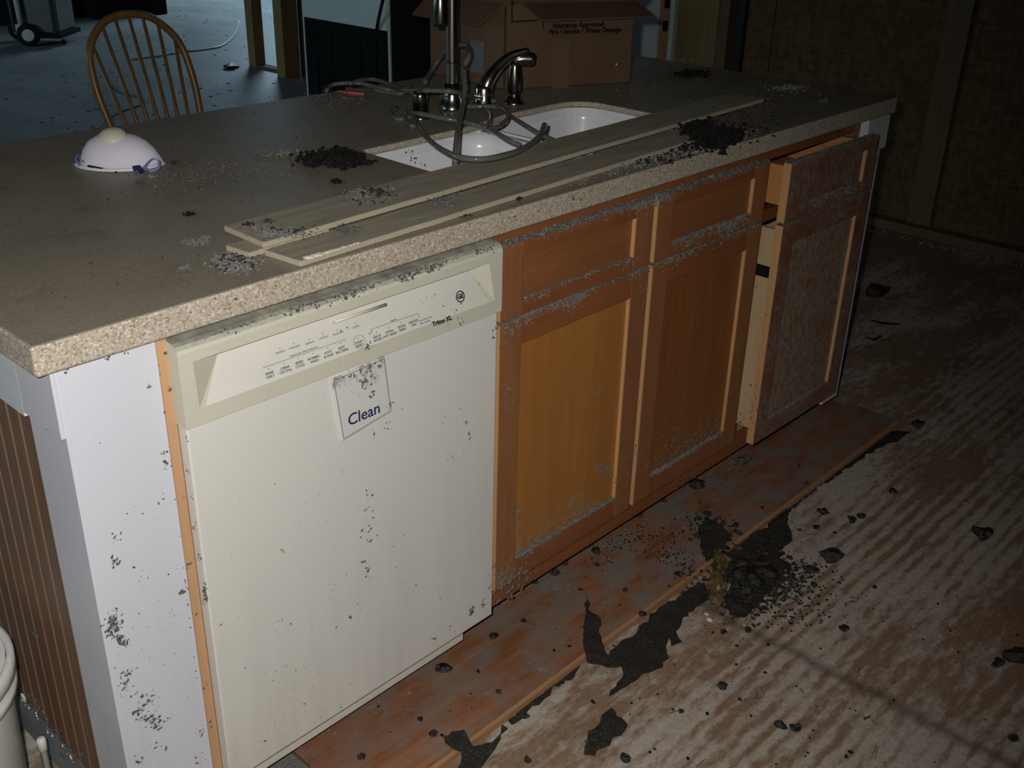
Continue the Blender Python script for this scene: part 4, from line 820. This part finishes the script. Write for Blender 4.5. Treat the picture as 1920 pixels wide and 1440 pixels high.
# ------------------------------------------------------------------ charcoal chunks, each its own thing
def chunk(px, py, z, sz, label, flat=.6, seed=0, group=None):
    rr = random.Random(seed+int(px*7+py)); c = onz(px, py, z); mb = MB().rock((0, 0, 0), sz, rr, flat)
    o = mb.build('charcoal_chunk', M['coal']); o.location = (c.x, c.y, z+.0004); return tag(o, label, 'charcoal', group)
for a in ((1305, 912, 0, .022, 'large black charcoal lump on the plank just below the second cabinet door'), (1288, 903, 0, .012, 'small charcoal piece touching the large lump below the second cabinet door'),
          (1243, 940, 0, .010, 'charcoal piece on the plank under the gap between the two cabinet doors'), (1195, 965, 0, .012, 'upright charcoal piece against the cabinet base under the door gap'),
          (1542, 962, ZF, .015, 'round charcoal lump on the subfloor nearest the long felt strip'), (1597, 975, ZF, .013, 'charcoal piece, left of a touching pair on the subfloor'), (1615, 970, ZF, .012, 'charcoal piece, right of a touching pair on the subfloor'),
          (1560, 1045, ZF, .024, 'large crumpled charcoal lump right of the debris pile'), (1520, 1070, ZF, .015, 'charcoal lump between the debris pile and the large crumpled lump'), (1525, 1097, ZF, .008, 'small charcoal cube below the lump right of the debris pile'),
          (1674, 923, ZF, .011, 'charcoal lump alone on the subfloor at the upper right of the pile'), (1640, 553, ZF, .040, 'big dark lump on the dim floor beside the right end of the island'), (1720, 798, ZF, .018, 'charcoal lump beyond the far end of the long felt strip'),
          (1840, 1005, ZF, .024, 'ragged charcoal cluster at the right side of the subfloor'), (1905, 1235, ZF, .024, 'charcoal lump cut by the right edge of the picture'), (1870, 1246, ZF, .013, 'flat grey piece left of the lump at the right edge'),
          (1583, 1180, ZF, .011, 'reddish-black charcoal lump on the subfloor above the dark seam'), (1355, 1290, ZF, .011, 'oval charcoal lump right of the arrowhead-shaped scrap'), (1387, 1313, ZF, .004, 'tiny charcoal crumb below right of the oval lump'),
          (1462, 1362, ZF, .011, 'left one of two charcoal lumps near the bottom of the picture'), (1492, 1367, ZF, .010, 'right one of two charcoal lumps near the bottom of the picture'), (1898, 1386, ZF, .012, 'charcoal lump in the lower right corner'),
          (1357, 1186, ZF, .008, 'charcoal bit just below the plaster crumbs of the pile'), (1403, 1183, ZF, .009, 'charcoal bit right of the one below the plaster crumbs'), (1412, 1173, ZF, .005, 'small charcoal bit above right of the bits under the pile'),
          (1639, 1102, ZF, .006, 'small charcoal bit between the crumpled lump and the right picture edge'), (926, 1194, 0, .010, 'round charcoal lump on the plank by the dishwasher lower right corner'), (832, 1256, 0, .014, 'glossy black lump on the plank below the dishwasher door'),
          (1040, 1075, 0, .012, 'charcoal lump on the plank below the first cabinet door'), (1058, 1056, 0, .009, 'charcoal lump right of the one below the first cabinet door'), (1003, 1093, 0, .008, 'flat charcoal piece left of the lumps below the first cabinet door'),
          (1118, 1035, 0, .010, 'dark charcoal flake in the middle of the plank under the first door'), (1120, 1060, 0, .006, 'small charcoal bit just below the dark flake on the plank'), (1172, 1108, 0, .007, 'charcoal bit on the plank above the large felt sheet'),
          (1270, 1077, 0, .008, 'charcoal bit on the plank left of the debris pile'), (1325, 965, 0, .010, 'charcoal piece on the plank at the top of the debris pile'), (1205, 1153, 0, .009, 'charcoal bit on the plank edge above the large felt sheet'),
          (813, 1377, 0, .009, 'charcoal bit on the plank above the dark scrap at the bottom'), (788, 1350, 0, .005, 'tiny charcoal bit on the plank near its pale spots'), (935, 1298, 0, .006, 'small charcoal bit on the plank below the dishwasher'), (985, 1345, ZF, .008, 'charcoal bit on the subfloor beside the plank edge'),
          (678, 1421, 0, .008, 'small elongated charcoal bit on the plank at the bottom left'), (989, 1426, ZF, .007, 'charcoal bit on the subfloor at the bottom edge'), (1172, 1424, ZF, .010, 'grey-black bit on the subfloor below the arrowhead scrap'), (982, 1165, 0, .006, 'dark bit on the plank right of the dishwasher corner'), (1277, 1335, ZF, .006, 'small black bit left of the twin lumps'), (1530, 990, ZF, .008, 'small charcoal bit below the round lump near the long felt strip'), (1500, 995, ZF, .005, 'tiny charcoal bit right of the torn felt flap')):
    chunk(*a, seed=3)
# uncountable crumbs on planks and subfloor
cr = MB(); rr = random.Random(8)
for _ in range(420):
    px = rr.uniform(620, 1920); py = rr.uniform(850, 1438); p = onz(px, py, 0)
    if p.y < -.153: p = onz(px, py, ZF)
    if p.y > .06 or (-.165 < p.y < -.15): continue
    z = 0 if (p.y > -.153 and p.x < 2.15) else ZF
    w = math.exp(-((px-1420)**2+(py-1080)**2)/160000)
    if rr.random() > .25+w: continue
    cr.chip((p.x, p.y, z+.0003), rr.uniform(.0008, .003) if rr.random() < .8 else rr.uniform(.003, .005), (0, 0, 1), .6, rr, el=rr.choice((1, 1.6)))
for px, py, s, n_ in ((1180, 1010, 34, 60), (1240, 1010, 26, 50), (1260, 1045, 20, 60), (1520, 1130, 40, 70), (1480, 1155, 20, 30), (1500, 1080, 30, 50), (1130, 1030, 30, 30), (1450, 1160, 40, 40), (1390, 860, 12, 40)):
    for _ in range(n_):
        qx, qy = px+rr.gauss(0, s), py+rr.gauss(0, s*.5); p = onz(qx, qy, 0); z = 0
        if p.y < -.153: p = onz(qx, qy, ZF); z = ZF
        if p.y > .06: continue
        cr.chip((p.x, p.y, z+.0003), rr.uniform(.001, .004), (0, 0, 1), .6, rr)
tag(cr.build('charcoal_crumbs', M['char']), 'fine black charcoal crumbs strewn over planks and subfloor', 'crumbs', kind='stuff')
ds = MB()
for px, py, s, n_ in ((1250, 1050, 16, 60), (1130, 1030, 30, 40), (1030, 1100, 14, 40), (1370, 870, 16, 50), (700, 1330, 20, 20), (1000, 1235, 10, 14), (600, 1370, 14, 20), (1230, 1000, 40, 60)):
    for _ in range(n_):
        p = onz(px+rr.gauss(0, s), py+rr.gauss(0, s*.5), 0)
        if p.y > .06 or p.y < -.15: continue
        ds.chip((p.x, p.y, .0003), rr.uniform(.001, .004), (0, 0, 1), .35, rr)
tag(ds.build('ash_crumbs', M['ash']), 'grey ash flakes sprinkled on the hardwood planks', 'ash', kind='stuff')
# staples and bent wires
def wire(pts, label, z=ZF, r=.0007, mat='steel'):
    o = MB().tube([onz(x, y, z+.0015) for x, y in pts], r, 5).build('staple', M[mat]); return tag(o, label, 'staple', 'loose staples on the subfloor')
wire([(1420, 1298), (1417, 1308), (1422, 1310), (1432, 1307), (1433, 1297)], 'open U-shaped wire staple on the subfloor', mat='steel_dark')
wire([(1613, 1250), (1608, 1262), (1615, 1268)], 'bent staple right of the dark floor seam', mat='steel_dark')
wire([(1500, 1290), (1507, 1300)], 'short shiny straight staple left of the dark floor seam', r=.0011)
wire([(1618, 1346), (1630, 1345), (1632, 1342), (1620, 1350)], 'shiny staple on the subfloor toward the bottom right', r=.0011)
wire([(1305, 1438), (1320, 1425), (1324, 1424)], 'thin staple at the bottom edge of the picture')
wire([(1635, 1418), (1642, 1400), (1646, 1402), (1640, 1422)], 'curled staple on the pale floor near the bottom')
wire([(1253, 1338), (1265, 1334), (1280, 1331)], 'thin pale wire left of the twin charcoal lumps')
sk_ = [(1632, 600), (1655, 606), (1688, 608)]
tag(MB().tube([onz(x, y, ZF+.004) for x, y in sk_], [.003, .005, .003], 6).build('wood_sliver', M['char']), 'thin dark sliver lying straight on the dim floor right of the island', 'sliver')
tag(MB().tube([onz(x, y, ZF+.004) for x, y in ((1622, 632), (1640, 637), (1652, 630))], [.002, .005, .003], 6).build('wood_sliver', M['char']), 'short bent dark sliver below the straight one right of the island', 'sliver')
wp = MB()
for _ in range(260):
    t = rr.random(); p = Vector((3.90-rr.uniform(0, .06), .95-1.35*t+rr.gauss(0, .02), ZF)); wp.chip(p, rr.uniform(.002, .008), (0, 0, 1), .6, rr)
tag(wp.build('plaster_dust', M['ash_pale']), 'line of pale plaster crumbs along the foot of the right wall', 'plaster dust', kind='stuff')

# ------------------------------------------------------------------ soot on the counter
def clump(name, spec, mat, label, cat, kind='stuff', seed=4, z=ZT, flat=.8):
    rr = random.Random(seed); mb = MB()
    for px, py, sx, sy, n_, s0, s1 in spec:
        pale_ = mat in ('ash', 'ash_pale', 'dustmat')
        if pale_: s0, s1 = s0*.6, s1*.62
        for _ in range(int(n_*(3.6 if pale_ else 2.4))):
            p = onz(px+rr.gauss(0, sx), py+rr.gauss(0, sy), z)
            if .68 < p.x < 1.44 and .115 < p.y < .51 and z < .92: continue
            if mat == 'char' and s1 >= .006 and rr.random() < .45: mb.rock((p.x, p.y, z+.0002+rr.uniform(0, s1*.4)), rr.uniform(s1*.22, s1*.62), rr, .8, rough=.6)
            mb.chip((p.x, p.y, z+.0003+rr.uniform(0, s1*.5)), psz(s0, s1, rr), (rr.uniform(-.5, .5), rr.uniform(-.5, .5), 1), flat, rr, el=rr.choice((1, 1.5, 2)))
    return tag(mb.build(name, M[mat]), label, cat, kind=kind)
clump('soot_clump', [(600, 300, 18, 6, 110, .003, .008), (648, 300, 17, 9, 170, .003, .009), (640, 288, 12, 5, 50, .002, .006), (575, 303, 8, 4, 30, .002, .006), (672, 295, 6, 8, 26, .002, .006)], 'char', 'black fluffy soot clump on the counter at the left corner of the sink', 'soot', seed=1)
clump('soot_clump', [(1335, 262, 20, 8, 190, .004, .010), (1310, 240, 14, 7, 110, .003, .008), (1355, 255, 16, 7, 110, .003, .008), (1295, 240, 12, 6, 30, .002, .005)], 'char', 'largest black soot clump on the counter in front of the far strip end', 'soot', seed=2, z=.925)
clump('soot_clump', [(1297, 140, 14, 2.5, 70, .004, .009)], 'char', 'flat black soot clump on the far right of the counter beside the box', 'soot', seed=3)
clump('soot_clump', [(631, 342, 6, 2.2, 40, .001, .004)], 'char', 'small black soot spot below the clump at the sink corner', 'soot', seed=5)
clump('soot_clump', [(353, 403, 5, 2.2, 26, .001, .0035)], 'char', 'small black soot spot alone on the left part of the counter', 'soot', seed=6)
clump('soot_clump', [(352, 502, 4, 2, 18, .001, .003), (340, 505, 4, 2, 12, .001, .003)], 'dustmat', 'small brown soot spot left of the board ends', 'soot', seed=7)
clump('ash_pile', [(440, 495, 20, 8, 260, .001, .0045), (420, 488, 10, 5, 60, .001, .004), (365, 455, 12, 4, 60, .001, .003), (385, 450, 6, 4, 30, .001, .003)], 'ash', 'grey ash heap on the counter against the left board ends', 'ash', seed=8)
clump('ash_pile', [(450, 488, 18, 7, 60, .001, .004), (425, 500, 12, 6, 30, .001, .003)], 'fleck_dark', 'black crumbs mixed in the ash heap at the left board ends', 'soot', seed=9)
clump('ash_pile', [(530, 436, 22, 5, 200, .001, .0035), (500, 440, 10, 4, 60, .001, .003), (470, 425, 14, 5, 30, .001, .003), (690, 365, 22, 6, 90, .001, .0035), (680, 360, 8, 4, 40, .001, .0035)], 'ash', 'grey ash sprinkled along the rear board strip', 'ash', seed=10, z=.934)
clump('soot_crumbs', [(545, 434, 20, 4, 40, .001, .003), (710, 362, 14, 4, 40, .001, .004), (465, 422, 6, 2, 10, .002, .004), (505, 415, 6, 2, 10, .001, .003), (700, 378, 30, 6, 20, .001, .003), (700, 357, 4, 2, 16, .001, .003)], 'fleck_dark', 'black crumbs on the rear board strip', 'soot', seed=11, z=.9345)
clump('soot_crumbs', [(650, 432, 14, 4, 90, .001, .0028), (832, 378, 14, 5, 110, .001, .0032), (880, 352, 20, 6, 14, .001, .003), (1020, 322, 40, 8, 30, .001, .002)], 'fleck', 'grey crumb rings on the front board strip', 'soot', seed=12, z=.925)
clump('ash_pile', [(1210, 300, 26, 7, 200, .001, .004), (1260, 285, 26, 6, 200, .001, .0045), (1300, 275, 20, 6, 120, .001, .0045), (1180, 304, 14, 5, 60, .001, .004), (1140, 322, 20, 5, 60, .001, .003), (1080, 338, 22, 4, 50, .001, .003), (1280, 238, 12, 6, 50, .001, .004), (1390, 255, 14, 8, 60, .001, .004)], 'ash_pale', 'pale grey ash trail between the front strip and the counter edge', 'ash', seed=13, z=.9155)
clump('soot_crumbs', [(1220, 298, 30, 7, 110, .001, .004), (1280, 280, 26, 6, 90, .001, .005), (1380, 245, 30, 10, 90, .001, .0045), (972, 373, 4, 1.5, 14, .001, .0035), (870, 405, 10, 2, 20, .001, .003), (1430, 225, 50, 12, 70, .001, .003), (800, 412, 4, 2, 6, .001, .003)], 'char', 'black crumbs in the ash trail at the counter front edge', 'soot', seed=14, z=.9158)
clump('ash_crumbs', [(1480, 165, 22, 3, 70, .002, .005), (1500, 170, 30, 8, 40, .001, .004), (1270, 115, 12, 3, 14, .002, .005), (1210, 120, 10, 3, 12, .002, .004), (1545, 190, 6, 3, 8, .002, .005), (1240, 165, 80, 16, 40, .001, .003), (1450, 180, 50, 14, 60, .001, .003)], 'ash_pale', 'pale ash specks on the far right end of the counter', 'ash', seed=15)
clump('ash_crumbs', [(330, 330, 60, 10, 120, .001, .003), (430, 320, 60, 12, 110, .001, .003), (530, 290, 30, 5, 90, .001, .004), (560, 195, 120, 20, 60, .001, .003), (630, 185, 30, 8, 90, .001, .004), (285, 333, 3, 2, 6, .002, .004)], 'dustmat', 'thin band of grey ash from the mask toward the sink', 'ash', seed=16)
clump('ash_crumbs', [(530, 288, 18, 3, 40, .001, .0035), (470, 305, 60, 10, 24, .001, .0022), (285, 333, 4, 1, 5, .002, .004), (322, 360, 60, 20, 16, .0006, .0015), (1225, 345-60, 30, 8, 20, .001, .002)], 'ash_pale', 'scattered pale specks on the counter between mask and sink', 'ash', seed=17)
clump('soot_crumbs', [(329, 307, 3, 2, 10, .001, .0035), (400, 380, 220, 90, 90, .0006, .002), (200, 460, 160, 70, 50, .0006, .0016), (800, 240, 300, 40, 60, .0006, .002), (1400, 170, 80, 18, 40, .001, .0035), (1250, 143, 30, 6, 14, .002, .005), (1385, 183, 10, 2, 10, .001, .004)], 'fleck_dark', 'fine black soot specks over the whole countertop', 'soot', seed=18)
fe2 = MB()
for a in ((700, 470, 5, 10, .001, .0022), (790, 465, 6, 4, .0012, .0026), (960, 408, 8, 6, .0012, .003), (1072, 370, 10, 5, .0014, .0032), (1097, 370, 8, 5, .0014, .003), (832, 452, 4, 6, .001, .002), (125, 695, 6, 4, .001, .0022), (203, 670, 3, 3, .001, .002), (235, 660, 3, 3, .001, .002), (1005, 405, 6, 10, .001, .002), (1150, 350, 8, 20, .0008, .0018)): flk(fe2, *a, lambda x, y: ony(x, y, YF-.0006), (0, -1, 0))
fe2.build('soot_fleck', M['fleck'], ct)['kind'] = 'stuff'

# ------------------------------------------------------------------ windsor chair behind the island
chp = Vector((1.04, 1.66, ZF)); ch = thing('windsor_chair', chp, 'oak spindle-back chair with a rounded hoop standing behind the island', 'chair')
SZ = ZF+.45; ca, sa = math.cos(.0), math.sin(.0)
def cp(x, y, z): return Vector((chp.x+x*ca-y*sa, chp.y+x*sa+y*ca, ZF+z))
st = []; 
for k in range(28):
    a = 2*PI*k/28; st.append((.215*math.cos(a)*(1+.06*math.sin(a)), .205*math.sin(a)))
MB().hexa([cp(x*.93, y*.93, .435) for x, y in st], [cp(x, y, .462) for x, y in st]).build('seat', M['chair_wood'], ch, bevel=.008)
lean = .26
def bp(x, h): return cp(x, .150+lean*h, .462+h)     # point of the back plane
hoop = [bp(-.085, 0), bp(-.108, .12), bp(-.140, .25), bp(-.155, .36), bp(-.145, .46), bp(-.095, .525), bp(-.035, .55), bp(.035, .55), bp(.095, .525), bp(.150, .46), bp(.168, .36), bp(.165, .25), bp(.150, .12), bp(.140, 0)]
MB().tube(spline(hoop, 6), .0115, 12).build('hoop', M['chair_wood'], ch, smooth=True)
for k in range(7):
    t = (k-3)/3; x0, x1 = .025+t*.075, t*.135+.004; h = .552-.072*abs(t)**2.6
    MB().tube([bp(x0, 0), bp(x0*.6+x1*.4, h*.4), bp(x1, h)], [.0065, .0075, .0050], 8).build('spindle', M['chair_wood'], ch, smooth=True)
for sx, sy in ((-1, -1), (1, -1), (-1, 1), (1, 1)):
    MB().tube([cp(sx*.14, sy*.13, .44), cp(sx*.17, sy*.16, .25), cp(sx*.20, sy*.20, 0)], [.014, .019, .012], 10).build('leg', M['chair_wood'], ch, smooth=True)
MB().tube([cp(-.178, -.175, .18), cp(-.178, .175, .18)], .009, 8).tube([cp(.178, -.175, .18), cp(.178, .175, .18)], .009, 8).tube([cp(-.178, 0, .18), cp(.178, 0, .18)], .009, 8).build('stretcher', M['chair_wood'], ch, smooth=True)

# ------------------------------------------------------------------ appliance seen from behind
ap = thing('kitchen_range', (3.1, 3.12, ZF), 'white and black appliance seen from its back, standing beyond the counter', 'appliance')
ax0, ay0, ay1 = 2.8, 2.80, 3.47
MB().box(ax0+.012, 3.28, ay0+.004, ay1, ZF+.02, .98).build('body', M['darkgrey'], ap, bevel=.006)
MB().box(ax0, ax0+.012, ay0, ay0+.012, ZF+.02, 1.0).box(ax0, ax0+.012, ay1-.01, ay1, ZF+.02, 1.0).box(ax0-.004, ax0+.012, ay0+.012, ay1-.01, .705, 1.0).build('rear_frame', M['appl_white'], ap, bevel=.002)
rb = MB().box(ax0+.004, ax0+.012, ay0+.012, ay1-.01, ZF+.02, .705)
for y in (2.90, 3.02, 3.24, 3.36): rb.box(ax0-.002, ax0+.004, y, y+.03, .12, .66)
rb.build('rear_panel', M['black'], ap)
MB().tube(spline([(2.79, 2.88, .70), (2.77, 2.83, .78), (2.77, 2.78, .90), (2.8, 2.74, 1.05)], 6), .008, 8).build('power_cord', M['black'], ap)
# wheeled bin, top left
wb = thing('wheeled_bin', (3.45, 8.35, ZF), 'grey bin on two black rubber wheels at the far left of the back room', 'bin')
wc = onz(57, 87, ZF); f2 = Vector((_f.x, _f.y, 0)).normalized(); r2 = Vector((_r.x, _r.y, 0)).normalized()
def wbp(a, b, z): p = wc + r2*a + f2*b; return Vector((p.x, p.y, ZF+z))
def obox(mb, a0, a1, b0, b1, z0, z1): return mb.hexa([wbp(a0, b0, z0), wbp(a1, b0, z0), wbp(a1, b1, z0), wbp(a0, b1, z0)], [wbp(a0*1.0, b0, z1), wbp(a1, b0, z1), wbp(a1, b1, z1), wbp(a0, b1, z1)])
obox(MB(), -.03, .235, .05, .42, .10, .9).build('bin_body', M['grey_plastic'], wb, bevel=.02)
obox(MB(), -.10, .26, .0, .45, .065, .10).build('platform', M['black'], wb, bevel=.006)
MB().tube([wbp(-.055, .02, .17), wbp(-.09, .02, .9)], .022, 10).build('handle_tube', M['white_plastic'], wb, smooth=True)
MB().tube([wbp(-.13, .05, .10), wbp(-.16, .05, .9)], .010, 10).build('handle_tube', M['grey_plastic'], wb, smooth=True)
MB().tube([wbp(.20, .03, .10), wbp(.19, .03, .9)], .010, 10).build('frame_tube', M['grey_plastic'], wb, smooth=True)
for a, b in ((0, 0), (-.20, .30)):
    c = wbp(a, b, .09); w = MB().lathe([(.045, -.02), (.085, -.022), (.09, -.012), (.09, .012), (.085, .022), (.045, .02)], c, 28, axis=f2*.9-r2*.25).build('wheel', M['rubber'], wb, smooth=True)
    MB().lathe([(.012, -.026), (.045, -.024), (.050, -.018), (.050, .018), (.012, .02)], c, 24, axis=f2*.9-r2*.25).build('hub', M['white_plastic'], w, smooth=False)
MB().lathe([(.022, -.012), (.025, 0), (.022, .012)], wbp(.24, .1, .026), 16, axis=f2).build('caster', M['rubber'], wb)
# cord on the back floor
cdp = [(185, 240), (200, 222), (222, 210), (240, 206)]
pts = [(240, 112), (290, 106), (340, 98), (390, 92), (415, 86), (432, 74), (443, 58), (448, 40)]
tag(MB().tube(spline([onz(x, y, ZF+.006) for x, y in pts], 5), .009, 8).build('extension_cord', M['white_plastic'], smooth=True), 'white cord lying in a curve on the grey back room floor', 'cord')
tag(MB().tube(spline([onz(x, y, ZF+.006) for x, y in [(180, 244), (198, 226), (220, 212), (245, 203), (272, 192), (262, 182), (225, 172), (200, 150)]], 5), .0045, 6).build('extension_cord', M['grey_plastic'], smooth=True), 'thin grey wire curling on the floor under the oak chair', 'cord')
bfd = MB()
for _ in range(260):
    px, py = rr.uniform(0, 570), rr.uniform(15, 250); p = onz(px, py, ZF)
    if p.y < 1.3 or p.y > 9.6 or (p.x > 3.9 and p.y > 4.8 and p.y < 6.1): continue
    bfd.chip((p.x, p.y, ZF), rr.uniform(.003, .015), (0, 0, 1), .3, rr, el=1.6)
tag(bfd.build('floor_debris', M['fleck']), 'dark bits scattered over the back room floor', 'debris', kind='stuff')
bc = onz(434, 128, ZF); o = MB().rock((0, 0, 0), .05, rr, .5).build('charcoal_chunk', M['coal']); o.location = (bc.x, bc.y, ZF); tag(o, 'dark lump on the back room floor left of the wooden studs', 'charcoal')
# ------------------------------------------------------------------ bucket and pipe, lower left
rimp = onz(24, 1268, .36); bc = rimp - Vector((_r.x, _r.y, 0)).normalized()*.168
bk = thing('plastic_bucket', (bc.x, bc.y, ZF), 'white plastic bucket with faded blue print at the lower left corner', 'bucket')
MB().lathe([(.125, 0), (.130, .004), (.143, .33), (.1435, .335)], (bc.x, bc.y, ZF), 40).build('body', M['white_plastic'], bk, smooth=True)
MB().lathe([(.144, .315), (.152, .318), (.152, .330), (.147, .334), (.147, .345), (.155, .350), (.155, .372), (.146, .376), (.143, .36)], (bc.x, bc.y, ZF), 40, caps=False).build('rim', M['white_plastic'], bk, smooth=True)
MB().lathe([(.0, .366), (.143, .366), (.143, .37)], (bc.x, bc.y, ZF), 40).build('lid', M['white_plastic'], bk)
bl = MB(); vdir = (Vector((CAM.x, CAM.y, 0))-Vector((bc.x, bc.y, 0))).normalized(); a0 = math.atan2(vdir.y, vdir.x)
for k in range(9):
    a = a0+.42+.075*k-.1; zc = .20-.008*k; rad = .1395
    p = [Vector((bc.x+rad*math.cos(a+t*.10), bc.y+rad*math.sin(a+t*.10), ZF+zc+.02-.05*t)) for t in (0, .5, 1)]
    bl.tube(p, .0013, 5)
bl.build('lettering', plain('blue_print', (.10, .32, .45), .6), bk)
pp = onz(76, 1384, .16)
tag(MB().lathe([(.0058, 0), (.0058, .155), (.0072, .156), (.0072, .176), (.005, .179)], (pp.x, pp.y, ZF), 20).build('white_pipe', M['white_plastic'], smooth=True), 'short upright white plastic pipe between the bucket and the beadboard', 'pipe')
